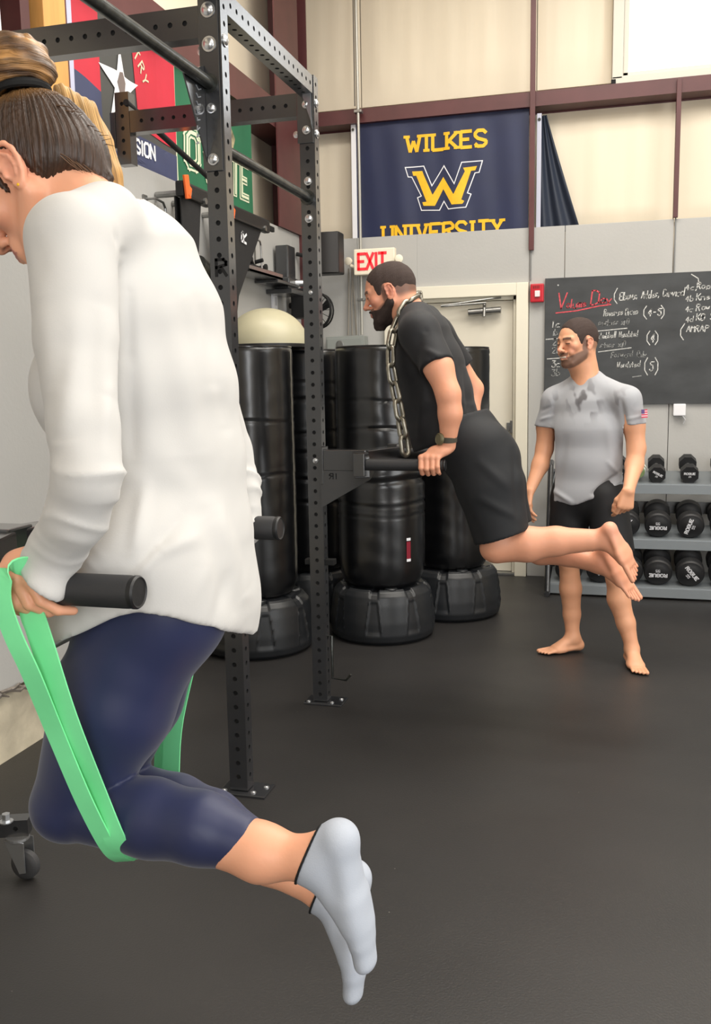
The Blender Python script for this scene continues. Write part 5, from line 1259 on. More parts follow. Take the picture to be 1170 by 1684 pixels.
def bunch(P, a, b, rad, pitch, amp, warp=0.9, ph=0.0):
    """ring-like gathers round a sleeve between a and b"""
    a = V3(a); b = V3(b); ab = b - a; L_ = float(np.linalg.norm(ab)); ax = ab / L_; q = P - a; u = q @ ax; r = q - u[:, None] * ax; rr = np.linalg.norm(r, axis=1)
    s1 = np.cross(ax, np.array([0.3, 1, 0.2])); s1 /= np.linalg.norm(s1); s2 = np.cross(ax, s1); an = np.arctan2(r @ s2, r @ s1)
    w = np.pi * u / pitch + warp * np.sin(an + ph) + 0.6 * np.sin(2 * an + 1.7 * ph + u * 30)
    m_ = sstep(u, -0.03, 0.03) * sstep(L_ + 0.02 - u, 0, 0.03) * sstep(rad + 0.03 - rr, 0, 0.03) * (0.55 + 0.45 * np.sin(u * 61 + an))
    return (amp * m_ * ((1 - np.abs(np.sin(w))) ** 1.3 - 0.35) * (0.6 + 0.4 * np.sin(an * 1.0 + ph * 2))).astype(np.float32)
hem_a, hem_f, hem_1, hem_2 = (-0.670, 1.215, 1.097), (-0.924, 1.360, 0.979), (-0.595, 1.245, 1.068), (-0.592, 1.420, 1.008)
hk = np.linalg.solve(np.array([[hem_1[0] - hem_a[0], hem_1[1] - 1.215], [hem_2[0] - hem_a[0], hem_2[1] - 1.215]]), np.array([hem_1[2] - hem_a[2], hem_2[2] - hem_a[2]]))
def hem(p):
    x = p[..., 0]; t = x - hem_a[0]; tf = (hem_f[0] - hem_a[0])
    zf = hem_a[2] + (hem_f[2] - hem_a[2]) * np.clip(t / tf, 0, 1.3) ** 1.3; zb = hem_a[2] + hk[0] * np.clip(t, 0, 0.3) + hk[1] * np.clip(p[..., 1] - 1.215, 0, 0.24) * np.clip(t / 0.06, 0, 1)
    return np.where(t * tf > 0, zf, zb) + 0.0015 * np.sin(x * 60) - p[..., 2]
ST.cut(hem)
inner = Shape(); inner.limb(tor[4:], [0.154, 0.166, 0.188, 0.202], sd, [0.118, 0.132, 0.152, 0.164], k=0.03)
def hollow(f, X):
    return f
    g = inner.field(X); return np.where(X[..., 2] < 1.035, np.maximum(f, -g), f)
ST.plane((-0.797, 1.360, 1.729), (-0.45, 0, 0.9))
w_neckcut = Shape()
def neckhole(p):
    c = V3((-0.811, 1.400, 1.737)); q = p - c; return 0.058 - np.sqrt((q[..., 0] * 0.9) ** 2 + (q[..., 1] * 0.85) ** 2 + (q[..., 2] * 1.5) ** 2)
ST.cut(neckhole)
skin_mesh('shirt', ST, [((-1.02, 0.93, 1.00), (-0.38, 1.90, 1.78), 0.0045)], M_top, wm, disp=lambda P: (folds(P, W_FOLDS) + bunch(P, (-0.683, 1.100, 1.348), (-0.711, 1.100, 1.241), 0.075, 0.036, 0.0075, 1.5, 1.0) + bunch(P, (-0.734, 1.115, 1.225), (-0.771, 1.120, 1.171), 0.06, 0.021, 0.0042, 1.0, 2.0) + bunch(P, (-0.735, 1.730, 1.259), (-0.708, 1.700, 1.139), 0.06, 0.030, 0.0075, 1.2, 0.5) + 0.0018 * noise3(P, 30, 3) + 0.0006 * noise3(P, 95, 4)).astype(np.float32), post=hollow, sm=3)

# leggings
M_leg = mat('navy_leggings', (28, 36, 74), 0.5, bump=0.06, bscale=500, bdist=0.0006, sheen=0.2)
LG = Shape()
LG.ell((-0.763, 1.400, 1.061), (0.105, 0.150, 0.105), None, 0.0)
LG.cut(lambda p: p[..., 2] - 1.075)
for s, hp, bt, kn_, m1, m2, en in ((1, w_lh, (-0.674, 1.320, 1.069), w_lk, (-0.702, 1.262, 0.743), (-0.614, 1.255, 0.740), (-0.496, 1.250, 0.717)), (-1, w_rh, (-0.750, 1.480, 1.026), w_rk, (-0.767, 1.470, 0.654), (-0.680, 1.440, 0.652), (-0.542, 1.420, 0.602))):
    LG.ell(bt, (0.082, 0.085, 0.085), None, 0.03)
    th = [hp, (np.array(hp) * 0.5 + np.array(kn_) * 0.5) + np.array([-0.006, 0, 0]), kn_]
    LG.limb(th, [0.086, 0.088, 0.060], (0, 1, 0), [0.098, 0.101, 0.064], k=0.02, k0=0.04)
    LG.ell(np.array(kn_) + np.array([-0.012, 0, -0.004]), (0.052, 0.055, 0.055), None, 0.02)
    LG.limb([kn_, m1, m2, en], [0.055, 0.058, 0.054, 0.036], (0, 1, 0), [0.058, 0.062, 0.055, 0.036], k=0.015, k0=0.004)
en = V3((-0.512, 1.220, 0.734)); LG.cut(lambda p: np.where((p[..., 1] < 1.335) & (p[..., 2] < 0.84) & (p[..., 0] > -0.66), (p - en) @ unit((1.0, 0, 0.42)), -1.0))
en2 = V3((-0.556, 1.420, 0.618)); LG.cut(lambda p: np.where((p[..., 1] >= 1.335) & (p[..., 2] < 0.84) & (p[..., 0] > -0.66), (p - en2) @ unit((1.0, 0, -0.30)), -1.0))
skin_mesh('leggings', LG, [((-1.10, 1.10, 0.58), (-0.42, 1.66, 1.14), 0.005)], M_leg, wm, disp=lambda P: (0.0012 * noise3(P, 22, 8)).astype(np.float32), sm=3)
# seam line low on the knee
# socks
M_sock = mat('pale_grey_sock', (174, 180, 191), 0.85, bump=0.3, bscale=500, bdist=0.001)
for A, F, nm in ((w_la, lF, 1), (w_ra, rF, 2)):
    SS = Shape(); foot(SS, A, F, (1.0, 0, 0.0), 0.235, 0.90, False, 0.0035)
    SS.cap(np.array(A) + np.array([-0.03, 0, 0.0]), A, 0.034, 0.036, k=0.01)
    Fu = unit(F); cn = unit(V3((-1.0, 0, 0.10)) * 1.0 + Fu * -0.30); c0 = V3(A) + V3((-0.012, 0, 0.0))
    SS.plane(c0, cn)
    lo = np.minimum(V3(A), V3(A) + Fu * 0.22) - 0.08; hi = np.maximum(V3(A), V3(A) + Fu * 0.22) + 0.08
    so = skin_mesh('sock', SS, [(tuple(lo), tuple(hi), 0.003)], M_sock, wm, disp=lambda P: (0.0006 * noise3(P, 90, 2)).astype(np.float32))
    # black trim round the opening
    BT = Shape(); foot(BT, A, F, (1.0, 0, 0.0), 0.235, 0.90, False, 0.0050); BT.cap(np.array(A) + np.array([-0.03, 0, 0.0]), A, 0.0355, 0.0375, k=0.01)
    BT.plane(c0 + cn * 0.0015, cn); BT.plane(c0 - cn * 0.0022, -cn)
    skin_mesh('cuff_trim', BT, [(tuple(V3(A) - 0.07), tuple(V3(A) + 0.07), 0.0016)], M_rackin, so, sm=0)

# green resistance band over both handles and under the shins
def ribbon(pts, wdir, wd, th=0.0028, nm='strand'):
    mb = MB(); P_ = [Vector(p) for p in pts]
    # catmull-rom resample
    Q_ = []
    for i in range(len(P_) - 1):
        p0 = P_[max(0, i - 1)]; p1 = P_[i]; p2 = P_[i + 1]; p3 = P_[min(len(P_) - 1, i + 2)]
        for k in range(6):
            t = k / 6; Q_.append(0.5 * ((2 * p1) + (p2 - p0) * t + (2 * p0 - 5 * p1 + 4 * p2 - p3) * t * t + (-p0 + 3 * p1 - 3 * p2 + p3) * t ** 3))
    Q_.append(P_[-1]); vs = []
    W_ = [Vector(w) for w in wdir]
    for i, p in enumerate(Q_):
        t = (Q_[min(i + 1, len(Q_) - 1)] - Q_[max(i - 1, 0)]).normalized(); u = i / (len(Q_) - 1) * (len(W_) - 1); j = min(int(u), len(W_) - 2)
        w = W_[j].lerp(W_[j + 1], u - j); w = (w - t * w.dot(t)).normalized(); n = t.cross(w)
        vs += [p + w * wd / 2 + n * th / 2, p - w * wd / 2 + n * th / 2, p - w * wd / 2 - n * th / 2, p + w * wd / 2 - n * th / 2]
    fs = []
    for i in range(len(Q_) - 1):
        for k in range(4): fs.append((i * 4 + k, i * 4 + (k + 1) % 4, i * 4 + 4 + (k + 1) % 4, i * 4 + 4 + k))
    fs += [(0, 1, 2, 3), tuple(len(vs) - 4 + k for k in (3, 2, 1, 0))]
    return mb.add(vs, fs)
rb = thing('resistance_band', 'bright green stretch band looped from dip handles under the shins', 'resistance band', (-0.80, 1.4, 0.66))
X1 = (1, 0, 0)
ribbon([(-0.826, 1.150, 1.163), (-0.808, 1.125, 1.149), (-0.793, 1.112, 1.119), (-0.775, 1.105, 1.078), (-0.759, 1.130, 0.954), (-0.750, 1.185, 0.809), (-0.733, 1.205, 0.727), (-0.743, 1.260, 0.670), (-0.784, 1.350, 0.624), (-0.811, 1.440, 0.578), (-0.841, 1.520, 0.554), (-0.835, 1.575, 0.635), (-0.838, 1.620, 0.768), (-0.801, 1.680, 0.980), (-0.784, 1.720, 1.123)], [(1, 0, 0.3), (1, 0, 0.2), (1, 0, 0.2)], 0.038).build('strand', M_band, rb, smooth=True, angle=50)
ribbon([(-0.775, 1.120, 1.164), (-0.779, 1.085, 1.186), (-0.796, 1.066, 1.179), (-0.805, 1.066, 1.143), (-0.797, 1.075, 1.089), (-0.783, 1.090, 1.029), (-0.778, 1.135, 0.918), (-0.762, 1.170, 0.805), (-0.753, 1.215, 0.709), (-0.762, 1.270, 0.659), (-0.804, 1.360, 0.611), (-0.833, 1.450, 0.566), (-0.860, 1.530, 0.542), (-0.862, 1.585, 0.628), (-0.865, 1.630, 0.763), (-0.826, 1.690, 0.976), (-0.805, 1.725, 1.122)], [(0.3, 0.2, 1), (1, 0, 0.3), (1, 0, 0.2), (1, 0, 0.2), (1, 0, 0.2), (1, 0, 0.2), (1, 0, 0.2)], 0.030).build('strand', M_band, rb, smooth=True, angle=50)

# ================================================================= the bearded man on the far dip bars
bm_ = thing('person', 'bearded man in black tee and shorts dipping with a chain round his neck', 'person', (-0.70, 3.82, 0.62))
SKM = np.array(lin((226, 160, 128))[:3]); HM = (0.056, 0.038, 0.033)
b_ls, b_le, b_lw = (-0.746, 3.620, 1.608), (-0.618, 3.535, 1.372), (-0.624, 3.555, 1.172)
b_rs, b_re, b_rw = (-0.762, 4.020, 1.620), (-0.616, 4.150, 1.382), (-0.679, 4.100, 1.130)
b_nk, b_md, b_pl = (-0.833, 3.820, 1.725), (-0.733, 3.820, 1.438), (-0.549, 3.820, 1.163)
b_lh, b_rh = (-0.535, 3.720, 1.145), (-0.551, 3.920, 1.130)
b_lk, b_la = (-0.451, 3.700, 0.761), (-0.041, 3.740, 0.791)
b_rk, b_ra = (-0.399, 3.950, 0.739), (-0.057, 3.860, 0.669)
HB = Head((-0.904, 3.800, 1.780), (-0.95, -0.10, -0.30), (-0.30, 0, 0.95), 1.04)
SB = Shape(); build_head(SB, HB, male=True); build_ear(SB, HB, 1, 0.98); build_ear(SB, HB, -1, 0.98)
SB.limb([HB.w(0, -0.035, -0.03), HB.w(0, -0.045, -0.09), (-0.808, 3.820, 1.675)], [0.062, 0.060, 0.068], k=0.03)
SB.limb([(-0.783, 3.820, 1.625), (-0.743, 3.820, 1.439), (-0.600, 3.820, 1.163)], [0.13, 0.13, 0.13], (0, 1, 0), [0.07, 0.08, 0.085], k=0.03)
SB.limb([(-0.775, 3.700, 1.643), b_ls, (-0.659, 3.560, 1.472), b_le, (-0.612, 3.540, 1.298), b_lw], [0.06, 0.064, 0.056, 0.046, 0.045, 0.029], k=0.02)
SB.limb([(-0.788, 3.950, 1.656), b_rs, b_re, (-0.628, 4.120, 1.276), b_rw], [0.06, 0.064, 0.046, 0.045, 0.029], k=0.02)
gz = 1.10
grip_hand(SB, b_lw, (-0.688, 3.537, gz), -1, 0.0245, sh=0.004, fr=0.0095)
grip_hand(SB, b_rw, (-0.70, 4.103, gz), 1, 0.0245, fr=0.0095)
SB.limb([b_lh, (-0.477, 3.710, 0.951), b_lk], [0.098, 0.085, 0.060], k=0.02); SB.limb([b_rh, b_rk], [0.098, 0.060], k=0.02)
SB.ell(np.array(b_lk) + np.array([-0.018, 0, -0.012]), (0.050, 0.052, 0.050), None, 0.02)
SB.limb([b_lk, (-0.331, 3.705, 0.771), (-0.220, 3.720, 0.784), b_la], [0.060, 0.062, 0.054, 0.038], (0, 1, 0), [0.068, 0.070, 0.058, 0.040], k=0.02)
SB.limb([b_rk, (-0.295, 3.930, 0.707), (-0.180, 3.900, 0.698), b_ra], [0.056, 0.056, 0.048, 0.036], (0, 1, 0), [0.060, 0.060, 0.048, 0.036], k=0.02)
bF1 = np.array((0.078, 3.770, 0.638)) - np.array((-0.014, 3.740, 0.845)); bF2 = np.array((0.044, 3.840, 0.533)) - np.array((-0.060, 3.870, 0.725))
foot(SB, b_la, bF1, (0.75, -0.45, 0.5), 0.25, 1.25, 1); foot(SB, b_ra, bF2, (0.75, -0.3, 0.5), 0.27, 1.35, -1)
def bcol(P):
    C = face_tint(P, HB, SKM, HM, buzz=0.80, beard=0.75, hairline=0.060, blush=(0.70, 0.20, 0.16))
    sole = np.exp(-(((P - V3(b_la) - unit((0.7, 0, 0.7)) * 0.07) ** 2).sum(1)) / 0.06 ** 2); return lerpc(C, (0.78, 0.36, 0.28), 0.5 * sole)
skin_mesh('body', SB, [((-1.02, 3.36, 0.45), (0.22, 4.28, 1.95), 0.0085), (tuple(HB.c - 0.15), tuple(HB.c + 0.15), 0.0032),
                       ((-0.80, 3.44, 1.03), (-0.58, 3.60, 1.20), 0.0028), ((-0.10, 3.64, 0.50), (0.18, 3.96, 0.90), 0.0045)], M_skin, bm_, bcol)
def men_hair(H, par, top=0.0035, back=0.0):
    S = Shape(); H.e(S, (0, -0.018, 0.030), (0.0743, 0.0943, 0.0872 + top)); H.e(S, (0, 0.020, 0.022), (0.062, 0.066, 0.080 + top), 0.03)
    H.e(S, (0, 0.097, -0.002), (0.085, 0.066, 0.082), 0.010, '-'); H.e(S, (0, 0.02, -0.115), (0.12, 0.14, 0.115), 0.02, '-')
    for q in (1, -1): H.e(S, (q * 0.085, 0.0, -0.005), (0.028, 0.030, 0.042), 0.006, '-')
    return skin_mesh('hair', S, [(tuple(H.c - 0.14), tuple(H.c + 0.14), 0.0032)], M_short, par, lambda P: np.tile(np.array(HM), (len(P), 1)), lambda P: (0.0012 * noise3(P, 190, 3)).astype(np.float32), uvw=lambda P: P * 1.0)
men_hair(HB, bm_)
def men_beard(H, par, full):
    S = Shape(); e = 0.006 if full else 0.002
    H.e(S, (0, 0.032, -0.060), (0.0505 + e * 0.6, 0.053 + e, 0.051 + e)); H.e(S, (0, 0.078, -0.094 - (0.010 if full else 0)), (0.028 + e, 0.018 + e, 0.020 + e * 1.6), 0.02)
    for q in (1, -1): H.c2(S, (q * 0.061, 0.000, -0.040), (q * 0.030, 0.064, -0.088), 0.0175 + e * 0.5, 0.014 + e, 0.015)
    H.e(S, (0, 0.104, -0.058), (0.021, 0.020, 0.010), 0.005, '-')
    H.e(S, (0, 0.070, 0.010), (0.075, 0.080, 0.052), 0.012, '-'); H.e(S, (0, -0.052, -0.06), (0.1, 0.055, 0.1), 0.01, '-')
    for q in (1, -1): H.e(S, (q * 0.050, 0.070, -0.030), (0.022, 0.03, 0.022), 0.01, '-')
    for q in (1, -1): H.c2(S, (0, 0.0985, -0.0435), (q * 0.027, 0.087, -0.052), 0.0048, 0.0042, 0.004); H.c2(S, (q * 0.027, 0.087, -0.052), (q * 0.026, 0.086, -0.078), 0.0045, 0.006, 0.006)
    return skin_mesh('beard', S, [(tuple(H.c - 0.15), tuple(H.c + 0.15), 0.0030)], M_short, par, lambda P: np.tile(np.array(HM) * 0.8, (len(P), 1)), lambda P: (0.0012 * noise3(P, 220, 5)).astype(np.float32), uvw=lambda P: P * 1.0)
men_beard(HB, bm_, True)

M_tee = mat('black_jersey', (17, 18, 23), 0.7, bump=0.1, bscale=300, bdist=0.001, sheen=0.04)
TS = Shape(); sd = (0, 1, 0)
tt = [(-0.792, 3.820, 1.686), (-0.772, 3.820, 1.612), (-0.748, 3.820, 1.488), (-0.716, 3.820, 1.363), (-0.686, 3.820, 1.238), (-0.673, 3.820, 1.125)]
TS.limb(tt, [0.12, 0.185, 0.19, 0.18, 0.175, 0.178], sd, [0.060, 0.105, 0.138, 0.142, 0.140, 0.135], k=0.03)
TS.limb([(-0.779, 3.720, 1.661), b_ls, (-0.658, 3.555, 1.460)], [0.070, 0.078, 0.072], k=0.03); TS.limb([(-0.784, 3.930, 1.673), b_rs, (-0.663, 4.090, 1.476)], [0.070, 0.078, 0.068], k=0.03)
c1 = V3((-0.666, 3.560, 1.479)); TS.cut(lambda p: np.where((p[..., 1] < 3.63), (p - c1) @ unit((0.42, -0.35, -0.86)), -1.0))
c2_ = V3((-0.663, 4.090, 1.484)); TS.cut(lambda p: np.where((p[..., 1] > 4.02), (p - c2_) @ unit((0.42, 0.35, -0.86)), -1.0))
TS.cut(lambda p: float((-0.817, 3.820, 1.132)[2]) + 0.10 * np.clip((p[..., 0] + 0.80) / 0.3, 0, 1) - p[..., 2])
nb = V3(HB.w(0, -0.055, -0.105)); TS.cut(lambda p: 0.070 - np.sqrt((((p - nb) * np.array([1, 0.95, 1.4], np.float32)) ** 2).sum(-1)))
B_FOLDS = [((-0.722, 3.500, 1.575), (-0.808, 3.640, 1.248), 0.02, -0.010), ((-0.720, 3.600, 1.438), (-0.750, 3.620, 1.201), 0.018, 0.010), ((-0.588, 3.750, 1.484), (-0.567, 3.720, 1.291), 0.012, -0.009), ((-0.622, 3.700, 1.484), (-0.593, 3.700, 1.292), 0.015, 0.009),
           ((-0.635, 3.660, 1.342), (-0.564, 3.800, 1.318), 0.012, 0.009), ((-0.640, 3.660, 1.299), (-0.564, 3.800, 1.283), 0.010, -0.008), ((-0.699, 3.500, 1.540), (-0.629, 3.500, 1.505), 0.012, 0.006), ((-0.706, 3.560, 1.611), (-0.694, 3.620, 1.485), 0.012, -0.008)]
skin_mesh('shirt', TS, [((-1.05, 3.40, 1.02), (-0.42, 4.25, 1.80), 0.006)], M_tee, bm_, disp=lambda P: (folds(P, B_FOLDS) + 0.0022 * noise3(P, 30, 13)).astype(np.float32), sm=3)
M_seam = mat('grey_stitching', (120, 122, 128), 0.8)
SHT = Shape(); 
M_shorts = mat('black_shorts', (22, 24, 28), 0.75, bump=0.1, bscale=300, bdist=0.001)
SS = Shape()
SS.limb([(-0.657, 3.820, 1.308), (-0.622, 3.820, 1.225), (-0.549, 3.820, 1.125)], [0.165, 0.17, 0.185], sd, [0.118, 0.135, 0.150], k=0.03)
for q, hp, kk, mid in ((1, b_lh, (-0.431, 3.700, 0.786), (-0.482, 3.710, 1.000)), (-1, b_rh, (-0.434, 3.940, 0.756), (-0.495, 3.930, 0.975))):
    SS.limb([hp, mid, kk], [0.115, 0.112, 0.108], sd, [0.140, 0.132, 0.112], k=0.03)
    SS.ell((-0.472, 3.740, 1.108) if q == 1 else (-0.484, 3.900, 1.094), (0.105, 0.095, 0.105), None, 0.03)
c3 = V3((-0.427, 3.700, 0.801)); cn3 = unit((0.30, 0, -0.95)); SS.cut(lambda p: (p - c3) @ cn3)
c4 = V3((-0.637, 3.820, 1.278)); SS.cut(lambda p: -((p - c4) @ unit((0.22, 0, -0.97))))
for q, kk in ((1, (-0.431, 3.700, 0.786)), (-1, (-0.434, 3.940, 0.756))): SS.cap(np.array(kk) + np.array([0.03, 0, -0.09]), np.array(kk) + np.array([-0.02, 0, 0.05]), 0.098, 0.09, sd, 0.098, 0.09, op='-')
S_FOLDS = [((-0.613, 3.600, 1.035), (-0.505, 3.600, 0.796), 0.02, -0.006), ((-0.503, 3.580, 1.109), (-0.402, 3.620, 1.012), 0.02, 0.007), ((-0.503, 3.580, 0.967), (-0.364, 3.600, 0.896), 0.018, 0.007), ((-0.386, 3.680, 1.149), (-0.361, 3.620, 0.893), 0.012, -0.006)]
skin_mesh('shorts', SS, [((-0.78, 3.52, 0.68), (-0.22, 4.12, 1.34), 0.006)], M_shorts, bm_, disp=lambda P: (folds(P, S_FOLDS) + 0.0020 * noise3(P, 26, 17)).astype(np.float32), sm=3)
# watch on the near wrist
wx = unit(np.array(b_lw) - np.array(b_le)); wc = V3(b_lw) - wx * 0.028
wst = MB().lathe(tuple(wc), [(0.0335, -0.011), (0.0355, -0.010), (0.0355, 0.010), (0.0335, 0.011)], 28, tuple(wx)).build('watch_strap', mat('olive_strap', (66, 62, 50), 0.7), bm_, smooth=True)
wf = unit((-0.72, -0.69, 0.05)); fc = wc + wf * 0.034
wo = MB().lathe(tuple(fc), [(0.021, -0.003), (0.0235, 0.0), (0.0235, 0.008), (0.020, 0.012), (0.0185, 0.010), (0.001, 0.010)], 26, tuple(wf)).build('watch_case', mat('olive_case', (98, 92, 66), 0.45), wst, smooth=True, angle=25)

# chain round his neck: interlocking steel links
chn = thing('chain', 'heavy steel chain hanging from the bearded man\'s neck', 'chain', (-0.84, 3.62, 1.13))
def link(c, d, nrm, L_=0.094, W_=0.052, r=0.0092):
    c = Vector(c); d = Vector(d).normalized(); n = Vector(nrm); n = (n - d * n.dot(d)).normalized(); s_ = n.cross(d)
    pts = []; hl = (L_ - W_) / 2
    for k in range(9): a = math.pi * k / 8; pts.append(c + d * (hl + math.sin(a) * (W_ / 2 - r)) + s_ * math.cos(a) * (W_ / 2 - r))
    for k in range(9): a = math.pi + math.pi * k / 8; pts.append(c + d * (-hl + math.sin(a) * (W_ / 2 - r)) + s_ * math.cos(a) * (W_ / 2 - r))
    return MB().tube(pts, r, 10, closed=True).build('link', M_chain, chn, smooth=True, angle=80)
cpath = [(-0.800, 3.600, 1.134), (-0.816, 3.600, 1.250), (-0.832, 3.610, 1.333), (-0.851, 3.620, 1.417), (-0.869, 3.630, 1.512), (-0.866, 3.660, 1.603), (-0.842, 3.700, 1.681), (-0.815, 3.740, 1.735), (-0.793, 3.800, 1.760), (-0.793, 3.900, 1.773), (-0.820, 3.980, 1.766), (-0.870, 4.040, 1.723), (-0.910, 4.070, 1.640), (-0.917, 4.070, 1.495), (-0.900, 4.060, 1.361), (-0.877, 4.050, 1.227)]
def resample(pts, step):
    pts = [Vector(p) for p in pts]; out = [pts[0]]; acc = 0.0
    for a, b in zip(pts, pts[1:]):
        L_ = (b - a).length; t = step - acc
        while t < L_: out.append(a.lerp(b, t / L_)); t += step
        acc = L_ - (t - step)
    return out
cp = resample(cpath, 0.072)
for i in range(len(cp) - 1):
    d = cp[i + 1] - cp[i]; side = Vector((0.55, 0.8, 0)) if i % 2 else Vector((0.8, -0.6, 0.1))
    link((cp[i] + cp[i + 1]) / 2, d, side)

# ================================================================= the standing man
sm_ = thing('person', 'smiling barefoot man in grey tee standing before the dumbbell rack', 'person', (-0.13, 4.82, 0))
s_ls, s_le, s_lw = (0.050, 4.760, 1.312), (0.098, 4.740, 1.076), (0.063, 4.565, 0.887)
s_rs, s_re, s_rw = (-0.304, 4.880, 1.313), (-0.354, 4.900, 1.063), (-0.418, 4.800, 0.858)
s_lk, s_la = (0.017, 4.720, 0.441), (0.100, 4.700, 0.090)
s_rk, s_ra = (-0.220, 4.840, 0.489), (-0.197, 4.860, 0.071)
s_lh, s_rh = (-0.039, 4.800, 0.827), (-0.220, 4.860, 0.816)
SKS = np.array(lin((224, 164, 128))[:3])
HS2 = Head((-0.194, 4.830, 1.590), (-0.72, -0.69, -0.06), (-0.08, -0.03, 0.99), 1.06)
SM = Shape(); build_head(SM, HS2, male=True, smile=True); build_ear(SM, HS2, 1, 0.92); build_ear(SM, HS2, -1, 0.92)
SM.limb([HS2.w(0, -0.020, -0.03), HS2.w(0, -0.025, -0.09), (-0.138, 4.860, 1.366)], [0.060, 0.060, 0.082], k=0.04)
ss = (0.98, -0.2, 0)
SM.limb([(-0.131, 4.840, 1.321), (-0.133, 4.840, 1.062), (-0.129, 4.840, 0.830)], [0.14, 0.14, 0.15], ss, [0.08, 0.085, 0.09], k=0.04)
SM.limb([(-0.058, 4.800, 1.360), s_ls, (0.084, 4.750, 1.188), s_le, (0.090, 4.710, 0.998), s_lw], [0.04, 0.052, 0.052, 0.044, 0.043, 0.027], k=0.02)
SM.limb([(-0.207, 4.870, 1.361), s_rs, (-0.343, 4.900, 1.182), s_re, (-0.373, 4.870, 0.980), s_rw], [0.05, 0.060, 0.053, 0.044, 0.043, 0.027], k=0.02)
SM.limb([s_lh, (-0.011, 4.750, 0.629), s_lk], [0.085, 0.075, 0.052], k=0.03); SM.limb([s_rh, (-0.223, 4.850, 0.637), s_rk], [0.085, 0.075, 0.052], k=0.03)
SM.limb([s_lk, (0.031, 4.730, 0.325), (0.069, 4.720, 0.204), s_la], [0.050, 0.055, 0.045, 0.033], k=0.02); SM.limb([s_rk, (-0.210, 4.860, 0.338), (-0.202, 4.870, 0.199), s_ra], [0.050, 0.055, 0.044, 0.033], k=0.02)
for kk in (s_lk, s_rk): SM.ell(np.array(kk) + np.array([-0.006, -0.026, 0.0]), (0.034, 0.026, 0.042), None, 0.02)
def flat(A): A = np.array(A, float); A[2] = 0.081; return A
foot(SM, flat(s_la), (0.22, -0.97, 0), (0, 0, -1), 0.25, 1.0, 1); foot(SM, flat(s_ra), (-0.86, -0.50, 0), (0, 0, -1), 0.25, 1.0, -1)
def loose_hand(S, W, T, palm, fr, curls, thumb_dir, L_=0.085):
    """relaxed hand: W wrist, T direction of the metacarpals, palm normal"""
    W = V3(W); T = unit(T); Pn = unit(V3(palm) - T * float(V3(palm) @ T)); Sd = np.cross(T, Pn)
    for i in range(4):
        o = (-0.0265, -0.009, 0.009, 0.0255)[i] * fr / 0.009; q = fr * (1.0, 1.05, 1.0, 0.88)[i]; f = (0.93, 1.03, 0.97, 0.80)[i]
        K = W + T * L_ * (0.97, 1.0, 0.97, 0.90)[i] + Sd * o; c = curls[i]; p = K; d = T; S.cap(W + Sd * o * 0.6, K, q * 1.45, q * 1.2, k=0.010)
        for j, l_ in enumerate((0.043, 0.026, 0.021)):
            a = c * (0.8, 1.1, 0.8)[j]; d = unit(d * math.cos(a) + Pn * math.sin(a)); Pn2 = Pn
            nd = p + d * l_ * f; S.cap(p, nd, q * (1.08, 1.0, 0.92)[j], q * (1.0, 0.92, 0.80)[j], k=0.003); p = nd
    S.ell(W + T * L_ * 0.52, (0.034 * fr / 0.009,) * 3, None, 0.0, '+') if False else S.cap(W + T * 0.018, W + T * L_ * 0.85, 0.026, 0.036, tuple(Sd), 0.017, 0.014, 0.010)
    t0 = W + T * 0.020 - Sd * 0.020 * thumb_dir + Pn * 0.008; t1 = t0 + T * 0.030 - Sd * 0.018 * thumb_dir + Pn * 0.012; t2 = t1 + T * 0.030 - Sd * 0.003 * thumb_dir + Pn * 0.012; t3 = t2 + T * 0.024 + Pn * 0.006
    S.limb([t0, t1, t2, t3], [fr * 1.7, fr * 1.35, fr * 1.1, fr * 0.9], k=0.008)
# his left hand: loosely closed fist, back of the hand to the camera; right hand hangs half open
loose_hand(SM, s_lw, (-0.16, -0.10, -0.98), (-0.35, 0.93, 0.0), 0.0100, (0.75, 1.2, 1.35, 1.4), 1, 0.080)
loose_hand(SM, s_rw, (-0.14, -0.12, -0.98), (0.90, 0.42, 0), 0.0092, (0.35, 0.42, 0.48, 0.55), 1, 0.082)
def scol(P): return face_tint(P, HS2, SKS, HM, buzz=0.55, beard=0.80, hairline=0.058, blush=(0.72, 0.26, 0.20))
skin_mesh('body', SM, [((-0.56, 4.42, -0.01), (0.24, 5.08, 1.74), 0.0085), (tuple(HS2.c - 0.15), tuple(HS2.c + 0.15), 0.0032), (tuple(V3(s_lw) - np.array([0.10, 0.09, 0.21])), tuple(V3(s_lw) + np.array([0.07, 0.07, 0.03])), 0.003),
                       (tuple(V3(s_rw) - np.array([0.09, 0.09, 0.19])), tuple(V3(s_rw) + np.array([0.08, 0.07, 0.03])), 0.003),
                       ((-0.46, 4.66, -0.006), (-0.13, 4.95, 0.09), 0.0035), ((0.03, 4.45, -0.006), (0.24, 4.78, 0.09), 0.0035)], M_skin, sm_, scol)
men_hair(HS2, sm_, 0.006)
MB().tube([tuple(HS2.w(x, 0.0950 - 9 * x * x, -0.0560)) for x in np.linspace(-0.021, 0.021, 9)], 0.0046, 8, r2=0.8).build('teeth', mat('teeth', (232, 222, 205), 0.3), sm_, smooth=True)
M_gtee = tint_mat('grey_heather_jersey', 0.85, 0.15, 300, 0.0, 0.001, sheen=0.1)
